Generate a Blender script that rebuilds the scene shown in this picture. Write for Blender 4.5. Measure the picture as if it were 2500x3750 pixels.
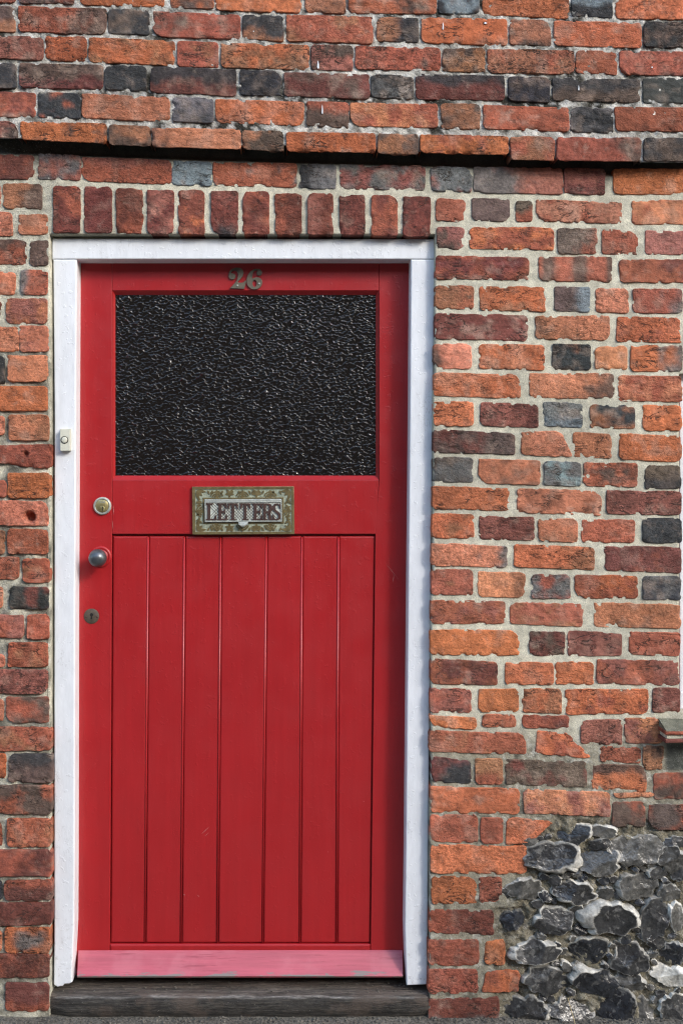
import bpy, bmesh, math, random
import numpy as np
from mathutils import Vector

# ------------------------------------------------------------------ camera, sky, sun, exposure
for o in list(bpy.data.objects):
    bpy.data.objects.remove(o)
scene = bpy.context.scene
col = scene.collection

# The wall is measured on a survey grid of 3920 x 5880 units, 0.48 mm each, on the wall face y = 0.
S = 0.00048
D = 2.7                       # camera to wall, metres
XC, YC = 1700.0, 2700.0       # survey point straight in front of the lens
GROUND = 5846.0               # survey row where wall meets pavement
ZC = (GROUND - YC) * S        # lens height

cam_data = bpy.data.cameras.new('camera')
cam = bpy.data.objects.new('camera', cam_data)
col.objects.link(cam)
cam.location = (0, -D, ZC)
cam.rotation_euler = (math.radians(90), 0, 0)
cam_data.sensor_fit = 'VERTICAL'
cam_data.sensor_height = 36
cam_data.lens = 36 * D / (5880 * S)
cam_data.shift_x = (1960 - XC) / 5880
cam_data.shift_y = -(2940 - YC) / 5880
cam_data.clip_start = 0.05
cam_data.clip_end = 500
scene.camera = cam

SUN = Vector((1.0, -0.95, 0.83)).normalized()
world = bpy.data.worlds.new('World')
scene.world = world
world.use_nodes = True
wn = world.node_tree
wn.nodes.clear()
sky = wn.nodes.new('ShaderNodeTexSky')
sky.sky_type = 'NISHITA'
sky.sun_disc = False
sky.sun_elevation = math.asin(SUN.z)
sky.sun_rotation = math.atan2(SUN.x, SUN.y)
sky.air_density = 1.3
sky.dust_density = 1.6
bg = wn.nodes.new('ShaderNodeBackground')
bg.inputs['Strength'].default_value = 0.15
wo = wn.nodes.new('ShaderNodeOutputWorld')
wn.links.new(sky.outputs[0], bg.inputs[0])
wn.links.new(bg.outputs[0], wo.inputs[0])

sun_data = bpy.data.lights.new('sun', 'SUN')
sun_data.energy = 0.5
sun_data.angle = math.radians(10.0)
sun_data.color = (1.0, 0.97, 0.93)
sun = bpy.data.objects.new('sun', sun_data)
sun.rotation_euler = SUN.to_track_quat('Z', 'Y').to_euler()
sun.location = (6, -6, 6)
col.objects.link(sun)

scene.view_settings.view_transform = 'Standard'
scene.view_settings.look = 'None'
scene.view_settings.exposure = 1.66
scene.view_settings.gamma = 1.0
scene.view_settings.use_curve_mapping = False
scene.render.engine = 'CYCLES'
scene.cycles.use_denoising = True
scene.cycles.denoising_prefilter = 'NONE'
scene.cycles.filter_width = 1.2
scene.cycles.sample_clamp_indirect = 4.0

# ------------------------------------------------------------------ helpers
rnd = random.Random(26)


def P(zx, zy, y=0.0):
    k = S * (D + y) / D
    return Vector(((zx - XC) * k, y, ZC - (zy - YC) * k))


def lin(r, g, b):
    f = lambda c: (c / 255 / 12.92) if c / 255 <= 0.04045 else ((c / 255 + 0.055) / 1.055) ** 2.4
    return (f(r), f(g), f(b))


def _hash(ix, iy, iz, seed):
    h = (ix.astype(np.uint32) * np.uint32(374761393) + iy.astype(np.uint32) * np.uint32(668265263)
         + iz.astype(np.uint32) * np.uint32(2246822519) + np.uint32((seed * 3266489917) & 0xffffffff))
    h = (h ^ (h >> np.uint32(13))) * np.uint32(1274126177)
    h = (h ^ (h >> np.uint32(15))) * np.uint32(2654435761)
    return ((h ^ (h >> np.uint32(16))) & np.uint32(0xffff)).astype(np.float64) / 65535.0


def vnoise(x, y, z, seed=0):
    xi, yi, zi = np.floor(x), np.floor(y), np.floor(z)
    fx, fy, fz = x - xi, y - yi, z - zi
    fx, fy, fz = [f * f * (3 - 2 * f) for f in (fx, fy, fz)]
    xi, yi, zi = [(a.astype(np.int64) & 0xffffffff) for a in (xi, yi, zi)]
    r = 0
    for dx in (0, 1):
        for dy in (0, 1):
            for dz in (0, 1):
                w = (fx if dx else 1 - fx) * (fy if dy else 1 - fy) * (fz if dz else 1 - fz)
                r = r + w * _hash(xi + dx, yi + dy, zi + dz, seed)
    return r * 2 - 1


def fbm(x, z, freq, seed=0, octs=3, sx=1.0, sz=1.0):
    x = np.asarray(x, float); z = np.asarray(z, float)
    a, s, t = 1.0, 0, 0
    for k in range(octs):
        f = freq * 2 ** k
        s = s + a * vnoise(x * f * sx + 31.7 * k, z * f * sz - 17.3 * k, np.full_like(x, seed * 1.37 + k * 5.1), seed + k)
        t += a
        a *= 0.55
    return s / t


def sstep(a, b, x):
    t = np.clip((x - a) / (b - a), 0, 1)
    return t * t * (3 - 2 * t)


def mesh_np(name, verts, faces, cols=None, smooth=True):
    me = bpy.data.meshes.new(name)
    me.from_pydata([tuple(v) for v in verts] if not isinstance(verts, np.ndarray) else verts.tolist(), [], faces)
    if cols is not None:
        at = me.color_attributes.new('Col', 'FLOAT_COLOR', 'POINT')
        c = np.ones((len(verts), 4)); c[:, :cols.shape[1]] = cols
        at.data.foreach_set('color', c.astype(np.float32).ravel())
    me.polygons.foreach_set('use_smooth', [smooth] * len(me.polygons))
    me.update()
    return me


def link(name, me, mat=None, parent=None, loc=None):
    o = bpy.data.objects.new(name, me)
    col.objects.link(o)
    if mat is not None and me is not None:
        me.materials.append(mat)
    if parent is not None:
        o.parent = parent
    if loc is not None:
        o.location = loc
    return o


def thing(name, label, cat, loc):
    o = bpy.data.objects.new(name, None)
    o.empty_display_size = 0.05
    col.objects.link(o)
    o.location = loc
    o['label'] = label
    o['category'] = cat
    o['kind'] = 'thing'
    bpy.context.view_layer.update()
    return o


def part(name, me, mat, parent):
    """link a mesh given in world coordinates under a parent (parents only carry translations)"""
    o = link(name, me, mat, parent)
    off = Vector((0, 0, 0)); p = parent
    while p is not None:
        off += p.location; p = p.parent
    o.location = -off
    return o


def sub_centre(o):
    """move the object's origin to the middle of its mesh"""
    me = o.data
    n = len(me.vertices)
    a = np.empty(n * 3); me.vertices.foreach_get('co', a); a = a.reshape(-1, 3)
    c = (a.min(0) + a.max(0)) / 2
    me.vertices.foreach_set('co', (a - c).ravel())
    o.location = o.location + Vector(c)
    me.update()


def from_bm(name, bm, mat, parent, smooth=False, own=True):
    bmesh.ops.recalc_face_normals(bm, faces=bm.faces)
    me = bpy.data.meshes.new(name)
    bm.to_mesh(me); bm.free()
    if smooth:
        me.polygons.foreach_set('use_smooth', [True] * len(me.polygons))
    o = part(name, me, mat, parent) if parent is not None else link(name, me, mat)
    sub_centre(o)
    return o


def bm_hexa(bm, front, back, bevel=0.0, seg=2):
    """front/back: 4 world points each, same order"""
    v = [bm.verts.new(p) for p in list(front) + list(back)]
    fs = [(0, 1, 2, 3), (7, 6, 5, 4)] + [(i, i + 4, (i + 1) % 4 + 4, (i + 1) % 4) for i in range(4)]
    faces = [bm.faces.new([v[i] for i in f]) for f in fs]
    bmesh.ops.recalc_face_normals(bm, faces=faces)
    if bevel > 0:
        edges = list({e for f in faces for e in f.edges})
        bmesh.ops.bevel(bm, geom=edges, offset=bevel, segments=seg, profile=0.5, affect='EDGES')


def bm_prism_x(bm, profile, x0, x1, shear=0.0):
    """profile: list of (y, z) closed polygon, extruded from x0 to x1"""
    a = [bm.verts.new((x0, y, z)) for y, z in profile]
    b = [bm.verts.new((x1, y, z + shear)) for y, z in profile]
    n = len(profile)
    bm.faces.new(a); bm.faces.new(b[::-1])
    for i in range(n):
        bm.faces.new((a[i], b[i], b[(i + 1) % n], a[(i + 1) % n]))


def bm_lathe(bm, centre, profile, seg=40):
    """profile: list of (radius, depth towards viewer); axis along -y"""
    c = Vector(centre)
    rings = []
    for r, d in profile:
        if r < 1e-6:
            rings.append([bm.verts.new(c + Vector((0, -d, 0)))])
        else:
            rings.append([bm.verts.new(c + Vector((r * math.cos(2 * math.pi * i / seg), -d, r * math.sin(2 * math.pi * i / seg)))) for i in range(seg)])
    for a, b in zip(rings, rings[1:]):
        for i in range(seg):
            j = (i + 1) % seg
            if len(a) == 1 and len(b) == 1:
                continue
            if len(a) == 1:
                bm.faces.new((a[0], b[i], b[j]))
            elif len(b) == 1:
                bm.faces.new((a[i], a[j], b[0]))
            else:
                bm.faces.new((a[i], a[j], b[j], b[i]))


def filled(name, loops, y, thick, mat, parent, bevel=0.0, zs=None):
    """loops of (zx, zy) survey points filled (even-odd), extruded towards the viewer from depth y"""
    cu = bpy.data.curves.new(name, 'CURVE')
    cu.dimensions = '2D'
    cu.fill_mode = 'BOTH'
    cu.extrude = thick / 2
    cu.bevel_depth = bevel
    cu.bevel_resolution = 1
    for lp in loops:
        sp = cu.splines.new('POLY')
        sp.points.add(len(lp) - 1)
        for q, (a, b) in zip(sp.points, lp):
            w = P(a, b, y)
            q.co = (w.x, w.z, 0, 1)
        sp.use_cyclic_u = True
    tmp = bpy.data.objects.new(name, cu)
    col.objects.link(tmp)
    dg = bpy.context.evaluated_depsgraph_get()
    me = bpy.data.meshes.new_from_object(tmp.evaluated_get(dg))
    bpy.data.objects.remove(tmp)
    n = len(me.vertices)
    a = np.empty(n * 3); me.vertices.foreach_get('co', a); a = a.reshape(-1, 3)
    b = np.stack([a[:, 0], y - thick / 2 - a[:, 2], a[:, 1]], 1)
    me.vertices.foreach_set('co', b.ravel())
    me.flip_normals() if hasattr(me, 'flip_normals') else None
    me.update()
    me.materials.clear()
    if parent is None:
        return me
    o = part(name, me, mat, parent)
    sub_centre(o)
    return o


def smooth_loop(pts, n=4, closed=True):
    """Catmull-Rom through pts"""
    out = []
    m = len(pts)
    for i in range(m):
        p0, p1, p2, p3 = [np.array(pts[(i + k) % m], float) for k in (-1, 0, 1, 2)]
        for t in np.linspace(0, 1, n, endpoint=False):
            out.append(tuple(0.5 * (2 * p1 + (p2 - p0) * t + (2 * p0 - 5 * p1 + 4 * p2 - p3) * t * t + (3 * p1 - p0 - 3 * p2 + p3) * t ** 3)))
    return out


# ------------------------------------------------------------------ materials
def new_mat(name):
    m = bpy.data.materials.new(name)
    m.use_nodes = True
    nt = m.node_tree
    return m, nt, nt.nodes['Principled BSDF']


class N:
    def __init__(s, nt):
        s.nt = nt
        g = nt.nodes.new('ShaderNodeNewGeometry')
        s.pos = g.outputs['Position']

    def link(s, a, b):
        s.nt.links.new(a, b)

    def scaled(s, v):
        m = s.nt.nodes.new('ShaderNodeVectorMath'); m.operation = 'MULTIPLY'
        s.link(s.pos, m.inputs[0]); m.inputs[1].default_value = v
        return m.outputs[0]

    def noise(s, scale, detail=4, rough=0.55, vec=None, dist=0.0):
        n = s.nt.nodes.new('ShaderNodeTexNoise')
        n.inputs['Scale'].default_value = scale
        n.inputs['Detail'].default_value = detail
        n.inputs['Roughness'].default_value = rough
        n.inputs['Distortion'].default_value = dist
        s.link(vec if vec is not None else s.pos, n.inputs['Vector'])
        return n.outputs['Fac']

    def voro(s, scale, feature='F1', vec=None, rand=1.0):
        n = s.nt.nodes.new('ShaderNodeTexVoronoi')
        n.feature = feature
        n.inputs['Scale'].default_value = scale
        n.inputs['Randomness'].default_value = rand
        s.link(vec if vec is not None else s.pos, n.inputs['Vector'])
        return n.outputs['Distance']

    def ramp(s, f, a, b, va=0.0, vb=1.0):
        n = s.nt.nodes.new('ShaderNodeMapRange')
        n.inputs['From Min'].default_value = a
        n.inputs['From Max'].default_value = b
        n.inputs['To Min'].default_value = va
        n.inputs['To Max'].default_value = vb
        n.interpolation_type = 'SMOOTHSTEP'
        s.link(f, n.inputs['Value'])
        return n.outputs['Result']

    def math(s, op, a, b):
        n = s.nt.nodes.new('ShaderNodeMath'); n.operation = op
        for i, q in enumerate((a, b)):
            if isinstance(q, (int, float)):
                n.inputs[i].default_value = q
            else:
                s.link(q, n.inputs[i])
        return n.outputs[0]

    def mix(s, f, a, b, mode='MIX'):
        n = s.nt.nodes.new('ShaderNodeMix'); n.data_type = 'RGBA'; n.blend_type = mode
        for idx, q in ((0, f), (6, a), (7, b)):
            if isinstance(q, (int, float)):
                n.inputs[idx].default_value = q
            elif isinstance(q, tuple):
                n.inputs[idx].default_value = q if len(q) == 4 else (*q, 1)
            else:
                s.link(q, n.inputs[idx])
        return n.outputs[2]

    def gray(s, f):
        n = s.nt.nodes.new('ShaderNodeCombineColor')
        for i in range(3):
            s.link(f, n.inputs[i])
        return n.outputs[0]

    def attr(s, name='Col'):
        n = s.nt.nodes.new('ShaderNodeAttribute'); n.attribute_name = name
        return n

    def bump(s, h, strength, dist, bsdf):
        n = s.nt.nodes.new('ShaderNodeBump')
        n.inputs['Strength'].default_value = strength
        n.inputs['Distance'].default_value = dist
        s.link(h, n.inputs['Height'])
        s.link(n.outputs[0], bsdf.inputs['Normal'])


def mat_brick():
    m, nt, b = new_mat('brick')
    q = N(nt)
    c = q.attr().outputs['Color']
    n1 = q.noise(22, 5, 0.6)
    n2 = q.noise(130, 5, 0.65)
    n3 = q.noise(420, 3, 0.6)
    oi = nt.nodes.new('ShaderNodeObjectInfo').outputs['Random']
    c = q.mix(1.0, c, q.gray(q.ramp(n1, 0.25, 0.75, 0.68, 1.28)), 'MULTIPLY')
    c = q.mix(q.ramp(oi, 0.0, 1.0, 0.35, 1.0), c, q.mix(1.0, c, q.gray(q.ramp(n2, 0.28, 0.72, 0.62, 1.34)), 'MULTIPLY'))
    # dark sand-faced specks and pits
    c = q.mix(q.math('MULTIPLY', q.ramp(q.noise(170, 3, 0.6), 0.58, 0.70, 0, 0.85), q.ramp(q.math('FRACT', q.math('MULTIPLY', oi, 7.3), 0.0), 0.2, 0.9, 0.12, 1.0)), c, (0.045, 0.032, 0.026))
    # pale bloom and lime dust
    c = q.mix(q.ramp(q.noise(34, 5, 0.7), 0.55, 0.78, 0, 0.40), c, (0.42, 0.33, 0.26))
    c = q.mix(q.ramp(q.noise(300, 2, 0.5), 0.72, 0.80, 0, 0.5), c, (0.55, 0.48, 0.40))
    # soot drawn out along the brick
    c = q.mix(q.ramp(q.noise(26, 5, 0.7, q.scaled((0.55, 1, 1.6))), 0.56, 0.74, 0, 0.38), c, (0.05, 0.036, 0.032))
    # soot and weather stains that run across many bricks
    st = q.noise(3.2, 5, 0.65, q.scaled((1.0, 1, 0.55)), 0.5)
    c = q.mix(1.0, c, q.gray(q.ramp(st, 0.32, 0.68, 1.10, 0.80)), 'MULTIPLY')
    # fine drying cracks and drag folds
    rid = q.math('ABSOLUTE', q.math('SUBTRACT', q.noise(30, 4, 0.62, q.scaled((0.55, 1, 1.35)), 0.9), 0.5), 0.0)
    crk = q.math('MULTIPLY', q.ramp(rid, 0.026, 0.006), q.math('MULTIPLY', q.ramp(q.noise(17, 3, 0.5), 0.46, 0.57), q.ramp(q.math('FRACT', q.math('MULTIPLY', oi, 5.1), 0.0), 0.1, 0.85, 0.1, 1.0)))
    c = q.mix(q.math('MULTIPLY', crk, 0.85), c, (0.030, 0.022, 0.018))
    q.link(c, b.inputs['Base Color'])
    b.inputs['Roughness'].default_value = 0.88
    b.inputs['Specular IOR Level'].default_value = 0.25
    crease = q.noise(60, 5, 0.7, q.scaled((0.6, 1, 1.5)), 0.6)
    h = q.math('ADD', q.math('MULTIPLY', n2, 0.9), q.math('MULTIPLY', n3, 0.35))
    h = q.math('ADD', h, q.math('MULTIPLY', crease, 1.1))
    h = q.math('SUBTRACT', h, q.math('MULTIPLY', crk, 0.6))
    h = q.math('MULTIPLY', h, q.ramp(q.math('FRACT', q.math('MULTIPLY', oi, 13.7), 0.0), 0.0, 1.0, 0.45, 1.25))
    q.bump(h, 0.9, 0.005, b)
    return m


def mat_mortar():
    m, nt, b = new_mat('mortar')
    q = N(nt)
    a = q.attr()
    c = a.outputs['Color']
    n1 = q.noise(38, 5, 0.65)
    n2 = q.noise(330, 4, 0.7)
    c = q.mix(1.0, c, q.gray(q.ramp(n1, 0.25, 0.75, 0.74, 1.22)), 'MULTIPLY')
    c = q.mix(1.0, c, q.gray(q.ramp(n2, 0.25, 0.75, 0.72, 1.25)), 'MULTIPLY')
    st = q.noise(3.2, 5, 0.65, q.scaled((1.0, 1, 0.55)), 0.5)
    c = q.mix(1.0, c, q.gray(q.ramp(st, 0.32, 0.68, 1.08, 0.80)), 'MULTIPLY')
    rough = a.outputs['Alpha']      # 1 = coarse old lime, 0 = smooth cement
    sp = q.ramp(q.noise(170, 4, 0.7), 0.56, 0.68, 0, 0.75)
    c = q.mix(q.math('MULTIPLY', sp, rough), c, (0.05, 0.047, 0.04))
    ws = q.ramp(q.noise(240, 3, 0.6), 0.60, 0.72, 0, 0.7)
    c = q.mix(q.math('MULTIPLY', ws, rough), c, (0.66, 0.65, 0.62))
    q.link(c, b.inputs['Base Color'])
    b.inputs['Roughness'].default_value = 0.95
    b.inputs['Specular IOR Level'].default_value = 0.15
    h = q.math('ADD', q.math('MULTIPLY', n2, 0.5), q.math('MULTIPLY', q.math('MULTIPLY', q.noise(150, 4, 0.7), rough), 1.6))
    q.bump(h, 0.8, 0.004, b)
    return m


def mat_flint():
    m, nt, b = new_mat('flint')
    q = N(nt)
    a = q.attr()
    n1 = q.noise(34, 5, 0.6, None, 0.8)
    n2 = q.noise(120, 4, 0.6)
    c = q.mix(1.0, a.outputs['Color'], q.gray(q.ramp(n1, 0.3, 0.7, 0.60, 1.45)), 'MULTIPLY')
    c = q.mix(q.ramp(q.noise(42, 4, 0.6, None, 0.5), 0.54, 0.66, 0, 0.42), c, (0.25, 0.245, 0.23))
    c = q.mix(1.0, c, q.gray(q.ramp(n2, 0.25, 0.75, 0.75, 1.3)), 'MULTIPLY')
    q.link(c, b.inputs['Base Color'])
    q.link(q.ramp(a.outputs['Alpha'], 0, 1, 0.20, 0.92), b.inputs['Roughness'])
    b.inputs['Specular IOR Level'].default_value = 0.6
    q.bump(q.math('ADD', q.math('MULTIPLY', n2, 0.6), q.math('MULTIPLY', q.noise(60, 2, 0.5, None, 1.5), 0.8)), 0.5, 0.004, b)
    return m


def mat_paint(name, base, rough, wear=None, grain=(0.4, 1, 6), spots=0.0, bump=0.25, coat=0.0, dirt=False):
    m, nt, b = new_mat(name)
    q = N(nt)
    n1 = q.noise(3.0, 4, 0.6)
    n2 = q.noise(60, 4, 0.6, q.scaled(grain))
    c = q.mix(1.0, (*base, 1), q.gray(q.ramp(n1, 0.3, 0.7, 0.96, 1.04)), 'MULTIPLY')
    c = q.mix(1.0, c, q.gray(q.ramp(n2, 0.25, 0.75, 0.95, 1.05)), 'MULTIPLY')
    if wear is not None:
        c = q.mix(q.ramp(q.noise(300, 2, 0.5), 0.735, 0.765, 0, spots), c, (*wear, 1))
    if dirt:      # splash dirt near the ground, hairline cracks and small flakes in old paint
        sz = nt.nodes.new('ShaderNodeSeparateXYZ'); q.link(q.pos, sz.inputs[0])
        foot = q.ramp(sz.outputs[2], 0.45, 0.05)
        c = q.mix(q.math('MULTIPLY', foot, q.ramp(q.noise(70, 5, 0.7), 0.54, 0.74, 0, 0.6)), c, (0.26, 0.25, 0.23, 1))
        hair = q.math('ABSOLUTE', q.math('SUBTRACT', q.noise(16, 4, 0.6, q.scaled((1.6, 1, 0.5)), 0.6), 0.5), 0.0)
        hm = q.math('MULTIPLY', q.ramp(hair, 0.008, 0.002), q.ramp(q.noise(5, 2, 0.5), 0.54, 0.62))
        c = q.mix(q.math('MULTIPLY', hm, 0.3), c, (0.25, 0.25, 0.25, 1))
        c = q.mix(q.ramp(q.noise(120, 3, 0.6), 0.70, 0.74, 0, 0.5), c, (0.40, 0.40, 0.39, 1))
    q.link(c, b.inputs['Base Color'])
    r = q.ramp(q.noise(14, 4, 0.6), 0.3, 0.7, rough * 0.85, rough * 1.2)
    q.link(r, b.inputs['Roughness'])
    b.inputs['Coat Weight'].default_value = coat
    b.inputs['Coat Roughness'].default_value = 0.2
    h = q.math('ADD', n2, q.math('MULTIPLY', q.ramp(q.noise(75, 3, 0.5), 0.62, 0.66), 0.6))
    q.bump(h, bump, 0.0012, b)
    return m


def mat_weatherboard():
    m, nt, b = new_mat('faded_red_paint')
    q = N(nt)
    n2 = q.noise(55, 5, 0.6, q.scaled((0.12, 1, 2.0)))
    c = q.mix(1.0, (0.42, 0.085, 0.115, 1), q.gray(q.ramp(n2, 0.25, 0.75, 0.88, 1.12)), 'MULTIPLY')
    c = q.mix(q.ramp(q.noise(8, 4, 0.6), 0.45, 0.65, 0, 0.35), c, (0.50, 0.17, 0.20, 1))
    c = q.mix(q.ramp(q.noise(120, 4, 0.7, q.scaled((0.05, 0.6, 1.6))), 0.58, 0.66, 0, 0.55), c, (0.20, 0.022, 0.035, 1))
    # bare grey timber where the paint has gone, along the lower edge
    sx = nt.nodes.new('ShaderNodeAttribute'); sx.attribute_name = 'Col'
    edge = q.math('ADD', sx.outputs['Fac'], q.math('MULTIPLY', q.math('SUBTRACT', q.noise(26, 5, 0.7, q.scaled((0.5, 1, 3))), 0.5), 2.2))
    c = q.mix(q.ramp(edge, 0.86, 1.0, 0, 0.85), c, (0.17, 0.19, 0.17, 1))
    q.link(c, b.inputs['Base Color'])
    b.inputs['Roughness'].default_value = 0.42
    q.bump(n2, 0.3, 0.002, b)
    return m


def mat_glass():
    m, nt, b = new_mat('dimpled_glass')
    q = N(nt)
    b.inputs['Base Color'].default_value = (0.008, 0.0068, 0.006, 1)
    b.inputs['Roughness'].default_value = 0.085
    b.inputs['Specular IOR Level'].default_value = 0.5
    v = q.scaled((1.0, 0.0, 1.25))
    wob = nt.nodes.new('ShaderNodeTexNoise')
    wob.inputs['Scale'].default_value = 45; wob.inputs['Detail'].default_value = 2
    q.link(v, wob.inputs['Vector'])
    va = nt.nodes.new('ShaderNodeVectorMath'); va.operation = 'MULTIPLY_ADD'
    q.link(wob.outputs['Color'], va.inputs[0]); va.inputs[1].default_value = (0.012, 0, 0.012); q.link(v, va.inputs[2])
    d = q.voro(118, 'F1', va.outputs[0])
    d2 = q.math('POWER', d, 4.0)
    fine = q.noise(150, 2, 0.5, v)
    q.bump(q.math('ADD', d2, q.math('MULTIPLY', fine, 0.02)), 1.0, 0.0031, b)
    return m


def mat_metal(name, base, rough, metallic, var=0.25, scale=80):
    m, nt, b = new_mat(name)
    q = N(nt)
    n = q.noise(scale, 4, 0.6)
    c = q.mix(1.0, (*base, 1), q.gray(q.ramp(n, 0.25, 0.75, 1 - var, 1 + var)), 'MULTIPLY')
    q.link(c, b.inputs['Base Color'])
    b.inputs['Roughness'].default_value = rough
    b.inputs['Metallic'].default_value = metallic
    q.bump(q.noise(260, 2, 0.5), 0.12, 0.001, b)
    return m


def mat_wood():
    m, nt, b = new_mat('weathered_oak')
    q = N(nt)
    a = q.attr()
    n1 = q.noise(85, 6, 0.72, q.scaled((0.07, 0.9, 1.3)))
    n2 = q.noise(240, 4, 0.7, q.scaled((0.25, 1, 1)))
    c = q.mix(1.0, a.outputs['Color'], q.gray(q.ramp(n1, 0.32, 0.68, 0.35, 1.9)), 'MULTIPLY')
    c = q.mix(1.0, c, q.gray(q.ramp(n2, 0.3, 0.7, 0.6, 1.45)), 'MULTIPLY')
    c = q.mix(q.ramp(q.noise(9, 4, 0.6), 0.5, 0.62, 0, 0.5), c, (0.10, 0.072, 0.055, 1))
    c = q.mix(q.ramp(q.noise(260, 2, 0.5), 0.72, 0.76, 0, 0.6), c, (0.42, 0.40, 0.36, 1))
    q.link(c, b.inputs['Base Color'])
    b.inputs['Roughness'].default_value = 0.85
    q.bump(q.math('ADD', n1, q.math('MULTIPLY', n2, 0.5)), 0.9, 0.006, b)
    return m


def mat_ground():
    m, nt, b = new_mat('pavement')
    q = N(nt)
    n1 = q.noise(6, 5, 0.6); n2 = q.noise(140, 4, 0.7)
    c = q.mix(1.0, (0.095, 0.086, 0.070, 1), q.gray(q.ramp(n1, 0.3, 0.7, 0.75, 1.25)), 'MULTIPLY')
    c = q.mix(1.0, c, q.gray(q.ramp(n2, 0.35, 0.65, 0.45, 1.9)), 'MULTIPLY')
    c = q.mix(q.ramp(q.voro(260), 0.0, 0.25, 0.5, 0.0), c, (0.30, 0.28, 0.24, 1))
    q.link(c, b.inputs['Base Color'])
    b.inputs['Roughness'].default_value = 0.95
    q.bump(n2, 0.8, 0.006, b)
    return m


_plain = {}


def mat_plain(name, base):
    if name not in _plain:
        m, nt, b = new_mat(name)
        q = N(nt)
        q.link(q.mix(1.0, (*base, 1), q.gray(q.ramp(q.noise(5, 5, 0.6), 0.3, 0.7, 0.8, 1.2)), 'MULTIPLY'), b.inputs['Base Color'])
        b.inputs['Roughness'].default_value = 0.85
        _plain[name] = m
    return _plain[name]


M = dict(
    brick=mat_brick(), mortar=mat_mortar(), flint=mat_flint(),
    red=mat_paint('red_gloss_paint', (0.345, 0.0120, 0.0150), 0.38, (0.52, 0.10, 0.10), (0.9, 1, 0.06), 0.7, 0.34, 0.2),
    white=mat_paint('white_gloss_paint', (0.72, 0.748, 0.780), 0.40, (0.45, 0.45, 0.45), (1.0, 1, 0.3), 0.15, 0.6, 0.0, True),
    pink=mat_weatherboard(), glass=mat_glass(),
    brass=mat_metal('aged_brass', (0.165, 0.130, 0.060), 0.40, 0.3, 0.3, 60),
    verdigris=mat_metal('verdigris', (0.27, 0.30, 0.225), 0.7, 0.0, 0.35, 120),
    bronze=mat_metal('dark_bronze', (0.062, 0.034, 0.028), 0.48, 0.15, 0.3, 90),
    silver=mat_metal('worn_nickel', (0.36, 0.38, 0.35), 0.40, 0.2, 0.2, 90),
    lockbrass=mat_metal('lock_brass', (0.34, 0.29, 0.135), 0.38, 0.7, 0.25, 50),
    field=mat_metal('pale_patina', (0.46, 0.49, 0.44), 0.6, 0.0, 0.25, 120),
    dull=mat_metal('dull_bronze', (0.075, 0.058, 0.042), 0.6, 0.1, 0.25, 90),
    pewter=mat_metal('dark_pewter', (0.115, 0.125, 0.135), 0.33, 0.65, 0.15, 70),
    number=mat_metal('tarnished_brass', (0.125, 0.105, 0.078), 0.5, 0.1, 0.15, 90),
    black=mat_metal('black_void', (0.004, 0.004, 0.004), 0.8, 0.0, 0.1, 90),
    plastic=mat_paint('cream_plastic', (0.60, 0.60, 0.50), 0.45, None, (1, 1, 1), 0, 0.03),
    wood=mat_wood(), ground=mat_ground(),
)

# ------------------------------------------------------------------ the setting
# pavement: one sheet to the horizon
bm = bmesh.new()
xs = [-150, -20, -4, 4, 20, 150]; ys = [-150, -20, -4, -0.5, 0.6]
vv = [[bm.verts.new((x, y, 0)) for x in xs] for y in ys]
for j in range(len(ys) - 1):
    for i in range(len(xs) - 1):
        bm.faces.new((vv[j][i], vv[j][i + 1], vv[j + 1][i + 1], vv[j + 1][i]))
pav = from_bm('pavement', bm, M['ground'], None)
pav['kind'] = 'structure'
pav['label'] = 'grey gritty pavement at the foot of the wall'

# the terrace across the street, behind the viewer: it shades the roadway and the low sky
opp = thing('terrace_row', 'two storey brick terrace across the street, behind the viewer', 'building', (0, -9, 0))
bm = bmesh.new()
bm_prism_x(bm, [(-9, 0), (-9, 5.2), (-16, 5.2), (-16, 0)], -22, 22)
from_bm('wall', bm, mat_plain('terrace_brick', (0.16, 0.075, 0.05)), opp)
bm = bmesh.new()
bm_prism_x(bm, [(-8.7, 5.06), (-8.7, 5.2), (-12.5, 7.6), (-16.3, 5.2), (-16.3, 5.06)], -22.2, 22.2)
from_bm('roof', bm, mat_plain('terrace_tiles', (0.07, 0.045, 0.038)), opp)
for i in range(-4, 5):
    for zz, hh in ((0.9, 1.4), (3.2, 1.3)):
        bm = bmesh.new()
        f0 = [Vector((i * 4.6 + dx, -8.985, zz + dz)) for dx, dz in ((-.55, hh), (.55, hh), (.55, 0), (-.55, 0))]
        bm_hexa(bm, f0, [p + Vector((0, -0.08, 0)) for p in f0])
        from_bm('window', bm, mat_plain('terrace_window', (0.03, 0.03, 0.035)), opp)

wall = thing('house_wall', 'weathered red and orange brick house wall with a flint panel at the lower right', 'wall', (0, 0, 0))

UP = -0.036            # the upper courses stand proud of the wall below

PAL = {
    'O': lin(184, 106, 71), 'o': lin(188, 119, 89), 'R': lin(157, 89, 69), 'P': lin(112, 67, 59), 'D': lin(98, 81, 72),
    'K': lin(60, 60, 61), 'G': lin(112, 110, 107), 'B': lin(124, 135, 140), 'T': lin(156, 106, 79), 'M': lin(146, 92, 80),
    'S': lin(118, 66, 57), 'W': lin(176, 172, 160),
}

bricks = []            # (tl, tr, br, bl survey points, code, depth, name)


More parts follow.
